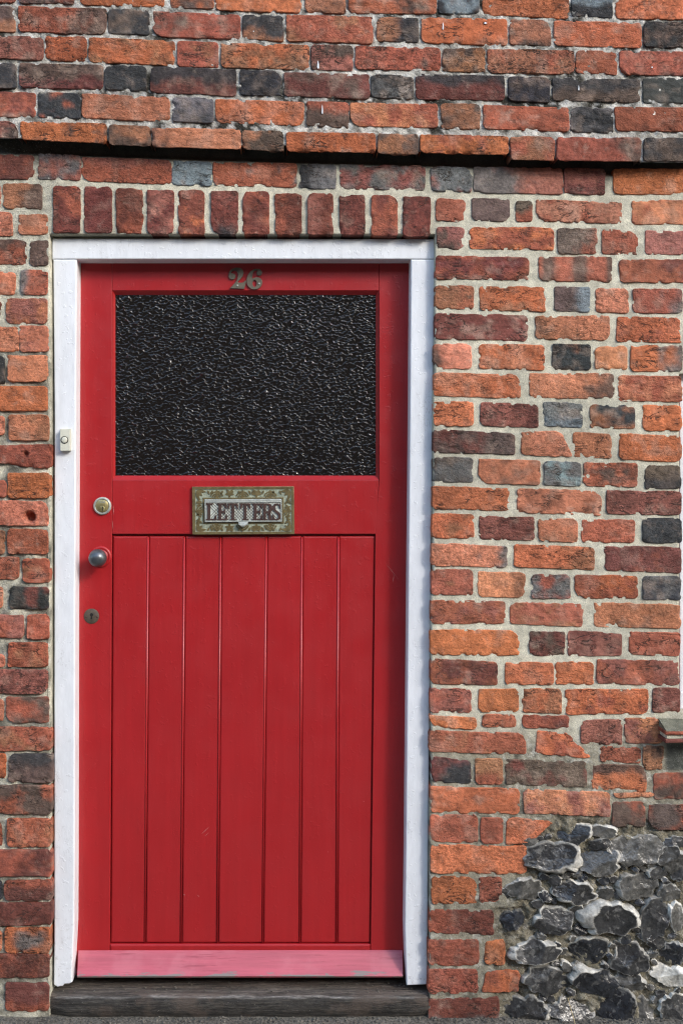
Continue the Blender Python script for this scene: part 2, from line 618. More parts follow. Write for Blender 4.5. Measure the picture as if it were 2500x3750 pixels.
def B(ox, oy, k, rows, depth=0.0, name='brick'):
    for r in rows:
        if len(r) == 5:
            xl, xr, t, b, c = r
            pts = [(xl, t), (xr, t), (xr, b), (xl, b)]
        elif len(r) == 7:
            xl, xr, tl, tr, bl, br, c = r
            pts = [(xl, tl), (xr, tr), (xr, br), (xl, bl)]
        else:
            pts = [(r[0], r[1]), (r[2], r[3]), (r[4], r[5]), (r[6], r[7])]; c = r[8]
        bricks.append(([(ox + k * a, oy + k * b_) for a, b_ in pts], c, depth, name))


# --- upper courses, standing proud
B(0, 0, 1, [
    (-120, 85, -132, -128, 8, 12, 'R'), (110, 430, -126, -120, 14, 20, 'DRn4'), (462, 943, -115, -102, 25, 38, 'O'), (980, 1222, -100, -94, 40, 46, 'DOn4'),
    (1238, 1727, -88, -70, 52, 70, 'O'), (1751, 1982, -74, -67, 66, 73, 'T'), (2001, 2502, -70, -64, 70, 76, 'RDn3'), (2517, 2748, -65, -62, 75, 78, 'KBn5'),
    (2767, 3262, -58, -40, 82, 102, 'O'), (3280, 3512, -52, -42, 88, 98, 'KBt4'), (3536, 4000, -40, -34, 102, 108, 'O'),
    (-40, 85, 36, 40, 178, 182, 'DTb4'), (108, 610, 38, 52, 178, 195, 'RDr4'), (628, 857, 55, 62, 190, 200, 'DKn5'), (878, 1378, 62, 88, 203, 225, 'RDn3'), (1395, 1625, 85, 92, 215, 235, 'KTb3'),
    (1646, 2138, 88, 98, 232, 248, 'RTn4'), (2164, 2398, 98, 105, 230, 240, 'KTl4'), (2420, 2908, 100, 110, 238, 258, 'O'), (2927, 3157, 110, 118, 250, 262, 'TDn5'),
    (3182, 3680, 120, 130, 258, 273, 'O'), (3697, 3990, 122, 128, 262, 270, 'KDn4'),
    (-60, 247, 205, 212, 328, 345, 'M'), (262, 495, 208, 214, 338, 352, 'O'), (512, 1002, 217, 235, 352, 372, 'TOn5'), (1020, 1252, 235, 243, 375, 385, 'RTn3'), (1270, 1773, 245, 262, 382, 400, 'TOn4'),
    (1788, 2024, 258, 264, 395, 405, 'DMn5'), (2041, 2526, 266, 275, 395, 402, 'RDn2'), (2542, 2782, 278, 281, 405, 415, 'TDn4'), (2802, 3294, 282, 292, 412, 425, 'TRn4'),
    (3307, 3537, 292, 295, 415, 428, 'R'), (3557, 3990, 295, 298, 425, 432, 'RPn3'),
    (-60, 92, 360, 366, 500, 505, 'K'), (115, 592, 365, 375, 500, 510, 'PDt5'), (605, 840, 375, 382, 510, 520, 'K'), (862, 1355, 385, 400, 528, 548, 'PKt6'), (1378, 1613, 400, 410, 540, 548, 'K'),
    (1631, 2118, 418, 428, 550, 565, 'PDn4'), (2131, 2371, 428, 434, 555, 568, 'KGn3'), (2387, 2892, 425, 440, 565, 575, 'PKt4'), (2917, 3152, 440, 446, 575, 585, 'KDn3'),
    (3172, 3670, 450, 456, 575, 585, 'DKt6'), (3692, 3990, 450, 452, 588, 592, 'K'),
    (-60, 205, 528, 535, 668, 672, 'PRn5'), (222, 465, 532, 540, 672, 678, 'KRn2'), (472, 972, 540, 560, 675, 695, 'o'), (995, 1225, 560, 566, 695, 705, 'GKn3'), (1240, 1742, 570, 590, 700, 720, 'oOn5'),
    (1758, 2004, 583, 590, 718, 735, 'DRt4'), (2012, 2512, 592, 600, 720, 732, 'oRn5'), (2532, 2754, 598, 602, 738, 742, 'DTn5'), (2777, 3264, 605, 620, 735, 755, 'R'),
    (3280, 3517, 612, 622, 752, 760, 'GKn5'), (3532, 3990, 615, 618, 748, 752, 'R'),
], UP)
B(0, 705.6, 1, [
    (-60, 98, -8, -6, 82, 86, 'DMn5'), (118, 612, -5, 5, 92, 116, 'ODn2'), (630, 862, 10, 20, 120, 130, 'DTn5'), (875, 1380, 30, 40, 135, 152, 'oKl1'), (1392, 1625, 42, 48, 150, 160, 'DTn4'),
    (1646, 2154, 55, 62, 160, 168, 'O'), (2168, 2398, 60, 65, 172, 180, 'TDn5'), (2414, 2917, 66, 78, 165, 180, 'OR n3'.replace(' ', '')), (2932, 3180, 78, 85, 208, 216, 'TRn4'),
    (3197, 3677, 85, 88, 215, 220, 'RDr2'), (3697, 3990, 85, 90, 215, 218, 'DKn4'),
], UP - 0.004)
# --- lower wall: the course under the step, the soldiers over the door
B(0, 705.6, 1, [
    (-60, 195, 185, 190, 320, 320, 'PRn3'), (222, 465, 180, 190, 322, 326, 'GMn5'), (472, 985, 200, 215, 332, 350, 'RMt4'), (990, 1215, 218, 225, 352, 358, 'B'), (1228, 1702, 228, 235, 355, 368, 'RGn2'),
    (1724, 1928, 235, 240, 372, 376, 'GKl4'), (1954, 2438, 240, 250, 375, 385, 'MGn5'), (2474, 2706, 252, 258, 388, 395, 'GMn3'), (2720, 3227, 255, 262, 398, 408, 'MGl5'),
    (3240, 3470, 262, 266, 402, 412, 'PMn5'), (3524, 3990, 265, 268, 405, 412, 'O'),
    (20, 242, 350, 355, 490, 495, 'TDr5'), (-80, 2, 360, 490, 'R'), (-80, 72, 515, 648, 'o'), (110, 272, 528, 640, 'o'),
])
B(0, 705.6, 1, [
    (308, 460, 365, 628, 'SRn4'), (488, 642, 370, 628, 'S'), (668, 818, 378, 630, 'SRn3'), (848, 997, 388, 635, 'SMn4'), (1025, 1172, 388, 636, 'SOn2'), (1212, 1362, 392, 636, 'SKb2'), (1397, 1542, 398, 636, 'SRn5'),
    (1581, 1731, 410, 640, 'SRl3'), (1768, 1911, 405, 638, 'SMl4'), (1951, 2093, 415, 640, 'S'), (2133, 2281, 418, 645, 'SRn5'), (2316, 2469, 425, 650, 'S'),
], -0.002, 'lintel_brick')
# --- left of the door
B(0, 1254.4, 0.35, [
    (-200, 430, 350, 745, 'RDt4'), (495, 790, 365, 765, 'D'), (-200, 250, 880, 1240, 'o'), (350, 780, 850, 1245, 'RGl4'), (-200, 20, 1360, 1600, 'P'), (110, 770, 1315, 1715, 'oMn5'),
    (-200, 308, 1780, 2180, 'o'), (325, 795, 1770, 2185, 'oMn4')])
B(0, 1960, 0.35, [
    (-200, 75, 230, 680, 'K'), (125, 775, 240, 655, 'o'), (-300, 770, 740, 1130, 'O'), (-200, 60, 1230, 1530, 'oDn3'), (145, 795, 1210, 1615, 'oTn4'), (-300, 825, 1720, 1690, 1960, 2085, 'R')])
B(0, 2665.6, 0.35, [
    (-200, 100, 270, 520, 'R'), (130, 805, 150, 550, 'O'), (-300, 785, 610, 1000, 'oRn3'), (-200, 65, 1090, 1470, 'TDn4'), (130, 780, 1075, 1465, 'R'), (-200, 300, 1540, 1890, 'R'), (375, 800, 1560, 1940, 'RTn4')])
B(0, 3371.2, 0.35, [
    (-200, 40, 0, 340, 'o'), (165, 790, 10, 350, 'KPn5'), (-200, 380, 465, 825, 'MRn5'), (450, 795, 465, 850, 'R'), (-200, 70, 1110, 1310, 'o'), (135, 775, 920, 1305, 'RTn3'), (-300, 778, 1370, 1740, 'MPn3'),
    (-200, 45, 1850, 2190, 'o'), (110, 800, 1820, 2225, 'RDn4')])
B(0, 4076.8, 0.35, [
    (-300, 825, 295, 665, 'RTn4'), (-200, 85, 730, 1130, 'O'), (145, 845, 740, 1190, 'DKt3'), (-300, 835, 1250, 1710, 'RDn6'), (-200, 20, 1800, 2240, 'R'), (120, 832, 1800, 2243, 'RTn3')])
B(0, 4782.4, 0.46667, [
    (-200, 635, 220, 530, 'RPn4'), (-200, 20, 600, 830, 'K'), (60, 640, 595, 825, 'PRt4'), (-200, 635, 870, 1135, 'P'), (-150, 15, 1210, 1450, 'o'), (65, 612, 1180, 1475, 'OGc5'), (-200, 600, 1500, 1780, 'PRn4'),
    (75, 600, 1860, 2190, 'PRb3')])
# --- right of the door
X = 2352
B(X, 705.6, 1, [
    (152, 315, 440, 560, 'R'), (358, 570, 432, 440, 555, 565, 'D'), (608, 700, 448, 562, 'DRb5'), (728, 1215, 442, 455, 560, 575, 'TRn4'), (1275, 1640, 448, 580, 'oRn4'),
    (155, 308, 600, 722, 'MDn4'), (342, 822, 600, 604, 718, 728, 'OR n5'.replace(' ', '')), (850, 1072, 608, 750, 'DRr3'), (1105, 1305, 610, 625, 750, 755, 'R'), (1350, 1640, 622, 755, 'M')])
B(X, 1411.2, 1, [
    (148, 680, 58, 68, 188, 195, 'SRn5'), (742, 1160, 62, 68, 195, 207, 'RDv4'), (1203, 1640, 82, 80, 205, 210, 'RPn4'),
    (148, 365, 228, 232, 360, 360, 'RTn4'), (405, 780, 235, 240, 368, 375, 'TOn5'), (830, 1030, 238, 240, 372, 382, 'DBr5'), (1068, 1252, 245, 250, 382, 382, 'o'), (1282, 1562, 248, 382, 'RGr2'),
    (145, 675, 390, 402, 530, 545, 'S'), (722, 1145, 405, 405, 530, 542, 'oTl4'), (1187, 1558, 410, 418, 548, 555, 'OR n3'.replace(' ', '')),
    (140, 352, 565, 705, 'oDl1'), (398, 770, 568, 572, 705, 712, 'oOn5'), (818, 1035, 565, 570, 710, 710, 'KTn2'), (1065, 1245, 578, 708, 'o'), (1268, 1562, 575, 720, 'OGr3')])
B(X, 2116.8, 1, [
    (140, 632, 25, 35, 155, 168, 'oOn5'), (688, 1170, 28, 32, 165, 170, 'oDr2'), (1198, 1558, 38, 48, 182, 188, 'oRn5'),
    (138, 362, 192, 328, 'O'), (408, 735, 195, 208, 328, 335, 'PMn5'), (770, 988, 195, 205, 330, 340, 'GBb4'), (1035, 1288, 212, 340, 'KTn4'), (1338, 1558, 210, 352, 'O'),
    (138, 602, 350, 375, 478, 490, 'DPn5'), (642, 370, 865, 360, 930, 505, 640, 495, 'oTn3'), (938, 1155, 368, 378, 505, 512, 'o'), (1203, 1558, 375, 390, 518, 535, 'O'),
    (132, 362, 512, 650, 'DGn5'), (395, 745, 520, 530, 655, 665, 'Ton5'), (770, 982, 535, 540, 665, 672, 'BGn5'), (1000, 1302, 540, 548, 670, 680, 'RDn3'), (1350, 1556, 558, 688, 'DKb4'),
    (130, 568, 678, 690, 805, 812, 'O'), (618, 1095, 690, 705, 825, 842, 'o'), (1128, 1555, 700, 708, 830, 838, 'PMn5')])
B(X, 2822.4, 1, [
    (128, 368, 128, 132, 265, 265, 'OTn3'), (400, 712, 142, 150, 270, 280, 'PMn5'), (740, 960, 155, 162, 282, 290, 'Ton5'), (985, 1288, 162, 165, 292, 292, 'R'), (1338, 1555, 155, 292, 'K'),
    (125, 557, 298, 318, 425, 435, 'oGr1'), (598, 1055, 305, 325, 430, 450, 'OTr3'), (1118, 1555, 318, 318, 450, 465, 'PRn3'),
    (125, 360, 450, 590, 'RTn3'), (395, 658, 462, 470, 600, 608, 'oTr3'), (700, 917, 482, 615, 'RGn5'), (950, 1305, 480, 488, 612, 612, 'RO n4'.replace(' ', '')), (1340, 1553, 490, 620, 'KGn5'),
    (123, 545, 628, 635, 758, 758, 'RMn4'), (575, 990, 640, 648, 758, 775, 'RTn4'), (1058, 1552, 640, 655, 775, 785, 'oTn4')])
B(X, 3528, 1, [
    (120, 625, 88, 98, 228, 235, 'O'), (690, 890, 98, 105, 232, 238, 'DPn5'), (908, 1212, 95, 105, 235, 235, 'MPn4'), (1260, 1548, 105, 108, 230, 238, 'R'),
    (118, 500, 258, 275, 398, 402, 'RPn5'), (550, 822, 280, 402, 'O'), (838, 1050, 275, 400, 'O'), (1075, 1548, 262, 268, 395, 405, 'RMn5'),
    (118, 350, 425, 438, 560, 565, 'RMn5'), (395, 625, 432, 558, 'O'), (648, 868, 425, 432, 560, 570, 'OTn5'), (895, 1365, 435, 572, 'OR n4'.replace(' ', '')), (1393, 1548, 425, 562, 'PMn5'),
    (115, 380, 585, 595, 645, 655, 'O'), (420, 605, 580, 648, 'R'), (650, 912, 580, 590, 650, 655, 'RPn4'), (985, 1215, 610, 605, 740, 748, 'M'), (1235, 1450, 598, 738, 'oMn4'),
    (112, 662, 670, 685, 788, 800, 'RTn3'), (735, 672, 905, 690, 1045, 826, 718, 802, 'OR n4'.replace(' ', ''))])
B(X, 4233.6, 1, [
    (1095, 1320, 55, 60, 140, 148, 'R'), (1340, 1455, 52, 185, 'TDn3'),
    (130, 350, 115, 140, 258, 262, 'PKn5'), (378, 530, 125, 268, 'TRb3'), (552, 1015, 128, 145, 268, 285, 'DPn3'), (1042, 1355, 155, 168, 298, 312, 'ODt3'), (1400, 1640, 210, 205, 352, 352, 'RDn4'),
    (122, 625, 285, 300, 430, 440, 'O'), (655, 1148, 302, 318, 435, 455, 'oMn5'), (1170, 1408, 325, 320, 345, 345, 'o'), (1165, 1348, 375, 512, 'RDn5'), (1375, 1640, 390, 530, 'DRn4'),
    (120, 385, 448, 600, 'R'), (408, 530, 465, 608, 'R'), (558, 460, 822, 492, 690, 600, 555, 615, 'O'), (122, 668, 620, 630, 780, 780, 'O')])
B(X, 4939.2, 1, [
    (125, 382, 98, 103, 250, 250, 'O'), (402, 525, 102, 245, 'R'), (112, 482, 290, 290, 418, 428, 'SRl3'), (108, 395, 460, 460, 600, 605, 'R'), (428, 480, 545, 458, 548, 600, 428, 600, 'O'),
    (108, 385, 632, 768, 'R'), (440, 645, 628, 638, 622, 755, 412, 757, 'RO n5'.replace(' ', '')), (110, 512, 800, 795, 945, 945, 'SGb3')])


def axis_params(L):
    """parameter values 0..1 with extra lines close to both ends"""
    e = [0, 0.0010 / L, 0.0026 / L, 0.0065 / L]
    n = max(3, int(round((L - 0.013) / 0.0042)))
    mid = list(np.linspace(0.0065 / L, 1 - 0.0065 / L, n + 1))[1:-1]
    return np.array(e + mid + [1 - q for q in e[::-1]])


def build_brick(pts, code, depth, name, seed):
    gx, gy = (3.6, 4.2)
    sgn = ((-1, -1), (1, -1), (1, 1), (-1, 1))
    w = [P(a + gx * u_, b + gy * v_, depth) for (a, b), (u_, v_) in zip(pts, sgn)]
    tl, tr, br, bl = [np.array((q.x, q.z)) for q in w]
    Lx = (np.linalg.norm(tr - tl) + np.linalg.norm(br - bl)) / 2
    Lz = (np.linalg.norm(bl - tl) + np.linalg.norm(br - tr)) / 2
    us, vs = axis_params(max(Lx, 0.02)), axis_params(max(Lz, 0.02)) if Lz > 0.02 else np.linspace(0, 1, 5)
    nu, nv = len(us), len(vs)
    U, V = np.meshgrid(us, vs)
    U, V = U.ravel(), V.ravel()
    pos = ((1 - U) * (1 - V))[:, None] * tl + (U * (1 - V))[:, None] * tr + (U * V)[:, None] * br + ((1 - U) * V)[:, None] * bl
    x, z = pos[:, 0], pos[:, 1]
    cx, cz = x.mean(), z.mean()
    old = depth < -0.01
    # ragged outline
    du = np.minimum(U, 1 - U) * Lx
    dv = np.minimum(V, 1 - V) * Lz
    e = np.minimum(du, dv)
    r_c = 0.5 * (seed % 7) / 7 + 0.6
    amp = (0.0016 if old else 0.0030) * r_c
    near_u = np.exp(-du / 0.012); near_v = np.exp(-dv / 0.012)
    ox = fbm(x, z, 62, seed, 3) * amp * near_u * (0.4 + 0.6 * (1 - near_v))
    oz = fbm(x, z, 62, seed + 50, 3) * amp * near_v * 1.05
    # long slow bend of the arrises
    oz = oz + fbm(x, np.full_like(z, V.mean()), 11, seed + 9, 2) * 0.0022 * near_v
    ox = ox + fbm(x, z, 14, seed + 11, 2) * 0.0022 * near_u
    # rounded corners, some knocked off
    cr = {}
    for q, (uu, vv_) in enumerate(((0, 0), (1, 0), (1, 1), (0, 1))):
        rr = 0.0022 + (0.010 if (seed * 7 + q * 13) % 9 == 0 else 0.0035) * ((seed * 5 + q * 3) % 10) / 10
        a_ = np.abs(U - uu) * Lx; b_ = np.abs(V - vv_) * Lz
        k = np.clip(1 - (a_ + b_) / (2.2 * rr), 0, 1) * rr * 0.75
        ox = ox + (1 if uu == 0 else -1) * k
        oz = oz + (-1 if vv_ == 0 else 1) * k
    X_, Z_ = x + ox, z + oz
    # face relief
    R = 0.0016 + 0.0010 * fbm(x, z, 40, seed + 3, 2)
    drop = np.where(e < R, R - np.sqrt(np.maximum(R * R - (R - e) ** 2, 0)), 0) * 1.0
    relief = fbm(x, z, 28, seed + 21, 3) * 0.0020 + fbm(x, z, 110, seed + 22, 2) * 0.0011
    crease = 1 - np.abs(fbm(x, z, 26, seed + 33, 2, 0.55, 1.5)) * 9
    crease = np.clip(crease, 0, 1) * sstep(0.05, 0.35, fbm(x, z, 12, seed + 35, 1)) * 0.0036
    pits = sstep(0.42, 0.62, fbm(x, z, 75, seed + 41, 2)) * 0.0045
    chips = sstep(0.15, 0.45, fbm(x, z, 48, seed + 44, 2)) * np.exp(-e / 0.0045) * 0.008
    tilt = -((seed * 37) % 17 / 17) * 0.0011 + (U - 0.5) * (((seed * 11) % 13) / 13 - 0.5) * 0.0024 + (V - 0.5) * (((seed * 29) % 19) / 19 - 0.5) * 0.0022
    body = np.minimum(crease + pits - relief, np.where(e > 0.006, 0.0015, 0.004))
    Y_ = depth + drop + body + chips + tilt
    # an old plug hole
    hole = None
    if abs(pts[0][1] - (2665.6 + 0.35 * 610)) < 0.1:
        hole = (P(171, 2968), 0.0165, 0.035)
    if abs(pts[1][1] - (1960 + 0.35 * 1690)) < 0.1:
        hole = (P(148, 2608), 0.009, 0.012)
    if hole:
        d = np.hypot(X_ - hole[0].x, Z_ - hole[0].z)
        Y_ = Y_ + sstep(hole[1] * 1.08, hole[1] * 0.55, d) * hole[2]
    verts = np.stack([X_, Y_, Z_], 1)
    # colour: the clay's own two tones
    c1 = np.array(PAL[code[0]])
    jr = random.Random(seed)
    c1 = c1 * (0.88 + 0.26 * jr.random()) * np.array([1.0, 0.93 + 0.14 * jr.random(), 0.92 + 0.16 * jr.random()])
    if old:
        c1 = c1 * 0.90
    elif pts[0][0] > 2400:
        c1 = c1 * np.array((1.10, 1.17, 1.20))
    cc = np.tile(c1, (len(U), 1))
    if len(code) >= 4:
        c2 = np.array(PAL[code[1]]); mode = code[2]; amt = int(code[3]) / 10
        nz = fbm(x, z, 26, seed + 60, 5) * 1.5
        if mode == 'n':
            w_ = sstep(0.32, -0.08, nz * 0.5 + 0.5 - amt - 0.0 + 0.1)
        else:
            t = {'l': U, 'r': 1 - U, 't': V, 'b': 1 - V, 'c': np.hypot((U - 0.5) * 1.6, (V - 0.5) * 1.3) * 1.0, 'v': np.abs(((U * 2.3 + 0.22) % 1) - 0.5) * 2}[mode]
            w_ = sstep(0.20, -0.20, t - amt + nz * (0.34 if mode != 'v' else 0.16)) * 0.92
        cc = cc * (1 - w_[:, None]) + c2 * w_[:, None]
    # burnt and dusty mottling of the clay
    w2 = sstep(0.02, 0.50, fbm(x, z, 36, seed + 70, 5) * 1.4) * (0.10 + 0.42 * jr.random() ** 1.5)
    cc = cc * (1 - 0.62 * w2[:, None]) + np.array((0.012, 0.011, 0.011)) * w2[:, None]
    w3 = sstep(0.05, 0.60, fbm(x, z, 30, seed + 80, 5) * 1.4) * (0.10 + 0.28 * jr.random())
    cc = cc * (1 - w3[:, None]) + np.array((0.42, 0.31, 0.24)) * w3[:, None]
    # skirt back into the wall
    ring = [i for i in range(nu)] + [(j + 1) * nu + nu - 1 for j in range(nv - 1)] + [(nv - 1) * nu + i for i in range(nu - 2, -1, -1)] + [j * nu for j in range(nv - 2, 0, -1)]
    n0 = len(verts)
    sk = verts[ring].copy(); sk[:, 1] = depth + 0.075
    if depth < UP - 0.002:            # splayed underside of the bottom proud course
        sk[np.array([i_ for i_, r_ in enumerate(ring) if r_ >= (nv - 1) * nu]), 2] += 0.036
    verts = np.vstack([verts, sk]); cc = np.vstack([cc, cc[ring]])
    faces = []
    for j in range(nv - 1):
        for i in range(nu - 1):
            a = j * nu + i
            faces.append((a, a + nu, a + nu + 1, a + 1))
    m = len(ring)
    for i in range(m):
        k = (i + 1) % m
        faces.append((ring[i], ring[k], n0 + k, n0 + i))
    c3 = np.array((cx, depth, cz))
    me = mesh_np(name, verts - c3, faces, cc)
    o = link(name, me, M['brick'], wall)
    o.location = Vector(c3)
    return o


for i, (pts, code, depth, name) in enumerate(bricks):
    build_brick(pts, code, depth, name, 100 + i)

# ------------------------------------------------------------------ mortar beds
step = 0.005 / S


def slope_at(zx):                       # underside of the proud courses
    return 790 + zx / 3920 * 118


def open_r(zy):                         # right reveal of the doorway
    return 2500 - (zy - 1345) / 4300 * 38


def mortar(name, x0, x1, y0, y1, keep, depth_fn, colour_fn, base):
    nx = int((x1 - x0) / step) + 1; ny = int((y1 - y0) / step) + 1
    gx = np.linspace(x0, x1, nx); gy = np.linspace(y0, y1, ny)
    GX, GY = np.meshgrid(gx, gy)
    k = S * (D + base) / D
    x = (GX - XC) * k; z = ZC - (GY - YC) * k
    xr, zr = x.ravel(), z.ravel()
    y = base + np.maximum(depth_fn(xr, zr, GX.ravel(), GY.ravel()), 0.0014)
    verts = np.stack([xr, y, zr], 1)
    cc = colour_fn(xr, zr, GX.ravel(), GY.ravel())
    kp = keep((GX[:-1, :-1] + GX[1:, 1:]) / 2, (GY[:-1, :-1] + GY[1:, 1:]) / 2)
    jj, ii = np.nonzero(kp)
    a = jj * nx + ii
    faces = np.stack([a, a + nx, a + nx + 1, a + 1], 1)
    # skirts round the edge of the sheet, back into the wall
    ed = {}
    for f in faces.tolist():
        for q in range(4):
            e = (f[q], f[(q + 1) % 4])
            if (e[1], e[0]) in ed:
                del ed[(e[1], e[0])]
            else:
                ed[e] = 1
    extra = {}; fl = faces.tolist(); vl = [verts]; cl = [cc]; n = len(verts); newv = []; newc = []
    for a_, b_ in ed:
        for q in (a_, b_):
            if q not in extra:
                extra[q] = n + len(newv)
                newv.append((verts[q][0], base + 0.075, verts[q][2] + (0.036 if base < -0.01 else 0.0))); newc.append(cc[q])
        fl.append((b_, a_, extra[a_], extra[b_]))
    verts = np.vstack([verts, np.array(newv)]); cc = np.vstack([cc, np.array(newc)])
    used = np.zeros(len(verts), bool); used[np.array([q for f in fl for q in f])] = True
    idx = np.cumsum(used) - 1
    fl = [tuple(int(idx[q]) for q in f) for f in fl]
    me = mesh_np(name, verts[used], fl, cc[used])
    o = part(name, me, M['mortar'], wall)
    return o


LIME = np.array(lin(190, 187, 178)); CEM = np.array(lin(199, 195, 176)); GRIT = np.array(lin(134, 128, 111)); GRIME_SHADE = np.array(lin(58, 56, 50))


def flint_zone(zx, zy):
    """1 inside the flint panel"""
    edge = np.where(zy < 4880, 3180 - (zy - 4690) * 1.3, np.where(zy < 5220, 2990, 2860))
    return sstep(-60, 60, zx - edge) * sstep(4640, 4760, zy)


def d_up(x, z, zx, zy):
    return 0.0040 + fbm(x, z, 70, 5, 3) * 0.0052 + fbm(x, z, 9, 6, 2) * 0.0035


def c_up(x, z, zx, zy):
    w = sstep(0.05, 0.50, fbm(x, z, 16, 8, 3) + 0.35 * np.exp(-((zy - 545 - zx * 0.015) / 60) ** 2))
    c = LIME * (1 - w[:, None]) + GRIME_SHADE * w[:, None]
    g2 = sstep(0.12, 0.5, fbm(x, z, 58, 61, 3) * 1.4) * 0.7
    c = c * (1 - g2[:, None]) + GRIME_SHADE * g2[:, None]
    g3 = sstep(0.15, 0.5, fbm(x, z, 75, 62, 3) * 1.4) * 0.6
    c = c * (1 - g3[:, None]) + np.array(lin(226, 224, 218)) * g3[:, None]
    return np.hstack([c, np.full((len(x), 1), 0.9)])


def d_low(x, z, zx, zy):
    f = flint_zone(zx, zy)
    left = sstep(420, 260, zx)
    d = 0.0029 + fbm(x, z, 60, 15, 3) * 0.0020 + fbm(x, z, 8, 16, 2) * 0.0016
    d = d + left * sstep(1800, 2300, zy) * (0.005 + fbm(x, z, 30, 17, 3) * 0.006)
    d = d + sstep(96, 70, zy - slope_at(zx) - 24 * (zx > 2925)) * 0.014
    for hx, hy, hr in ((171, 2968, 42), (148, 2608, 24)):        # old plug holes go on into the bed
        d = d + 0.050 * sstep(hr * 1.1, hr * 0.7, np.hypot(zx - hx, zy - hy))
    d2 = 0.012 + fbm(x, z, 34, 18, 4) * 0.018 + fbm(x, z, 120, 19, 2) * 0.006
    return d * (1 - f) + d2 * f


def c_low(x, z, zx, zy):
    f = flint_zone(zx, zy)
    left = sstep(420, 260, zx)
    lowr = sstep(4080, 4350, zy) * (1 - left)
    c = np.tile(CEM, (len(x), 1))
    rough = 0.12 + 0.7 * f
    g = sstep(-0.25, 0.35, fbm(x, z, 14, 26, 3)) * left * sstep(1700, 2100, zy)
    c = c * (1 - 0.75 * g[:, None]) + GRIME_SHADE * 0.75 * g[:, None]
    rough = rough + left * 0.6
    k = np.clip(f + lowr * 0.75, 0, 1)
    c = c * (1 - k[:, None]) + GRIT * k[:, None]
    rough = rough + lowr * 0.35
    lg = np.clip(lowr * (1 - f) * 0.9 + left * 0.5, 0, 1)
    g2 = sstep(0.15, 0.5, fbm(x, z, 58, 63, 3) * 1.4) * 0.7 * lg
    c = c * (1 - g2[:, None]) + GRIME_SHADE * g2[:, None]
    g3 = sstep(0.15, 0.5, fbm(x, z, 75, 64, 3) * 1.4) * 0.6 * lg
    c = c * (1 - g3[:, None]) + np.array(lin(214, 212, 200)) * g3[:, None]
    fg = sstep(-0.15, 0.45, fbm(x, z, 34, 18, 4) * 1.3 + fbm(x, z, 70, 29, 3) * 0.7) * f
    c = c * (1 - 0.6 * fg[:, None]) + np.array(lin(66, 62, 52)) * 0.6 * fg[:, None]
    fw = sstep(0.25, 0.6, fbm(x, z, 60, 31, 3) * 1.4) * f
    c = c * (1 - 0.6 * fw[:, None]) + np.array(lin(190, 186, 174)) * 0.6 * fw[:, None]
    # sooty stain that also paints in the shadow under the proud courses
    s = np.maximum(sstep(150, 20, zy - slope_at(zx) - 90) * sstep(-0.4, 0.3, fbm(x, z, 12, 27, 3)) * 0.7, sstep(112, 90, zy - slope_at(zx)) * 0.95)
    c = c * (1 - s[:, None]) + GRIME_SHADE * s[:, None]
    # bluish cement patch beneath the window sill
    p = sstep(3805, 3830, zx + fbm(x, z, 30, 28, 2) * 20) * sstep(4265, 4275, zy) * sstep(4430, 4415, zy)
    c = c * (1 - p[:, None]) + np.array(lin(92, 94, 88)) * p[:, None]
    return np.hstack([c, np.clip(rough, 0, 1)[:, None]])


mortar('mortar', -60, 3990, -140, 930, lambda x, y: y < slope_at(x) + 24 * (x > 2925), d_up, c_up, UP)


def keep_low(x, y):
    door = (x > 283) & (x < open_r(y)) & (y > 1349)
    win = (x > 3897) & (y > 2150) & (y < 4085)
    return ~(door | win)


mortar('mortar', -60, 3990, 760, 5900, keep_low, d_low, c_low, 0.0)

# smooth mortar fillet between the left reveal and the frame
n = 130
zys = np.linspace(1352, 5660, n)
vs_, cs_ = [], []
for zy in zys:
    w_ = 1 if zy < 4550 else max(0.15, 1 - (zy - 4550) / 500 * 0.6)
    a = P(276, zy, 0.006); b = P(276 + 18 * w_, zy, 0.022); c = P(276 + 33 * w_, zy, 0.0365)
    for q, p_ in enumerate((a, b, c)):
        j = float(fbm(np.array([p_.x]), np.array([p_.z]), 35, 71, 3)[0])
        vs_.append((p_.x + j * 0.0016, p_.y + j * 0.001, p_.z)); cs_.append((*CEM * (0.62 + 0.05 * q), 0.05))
fs_ = []
for j in range(n - 1):
    for q in range(2):
        a = j * 3 + q
        fs_.append((a, a + 3, a + 4, a + 1))
part('mortar_fillet', mesh_np('mortar_fillet', np.array(vs_), fs_, np.array(cs_)), M['mortar'], wall)

# unseen black slab added so that no daylight comes through behind the door
bm = bmesh.new()
f0 = [P(-200, -300, 0.165), P(4200, -300, 0.165), P(4200, 5980, 0.165), P(-200, 5980, 0.165)]
bm_hexa(bm, f0, [p + Vector((0, 0.12, 0)) for p in f0])
from_bm('light_block', bm, M['black'], wall)

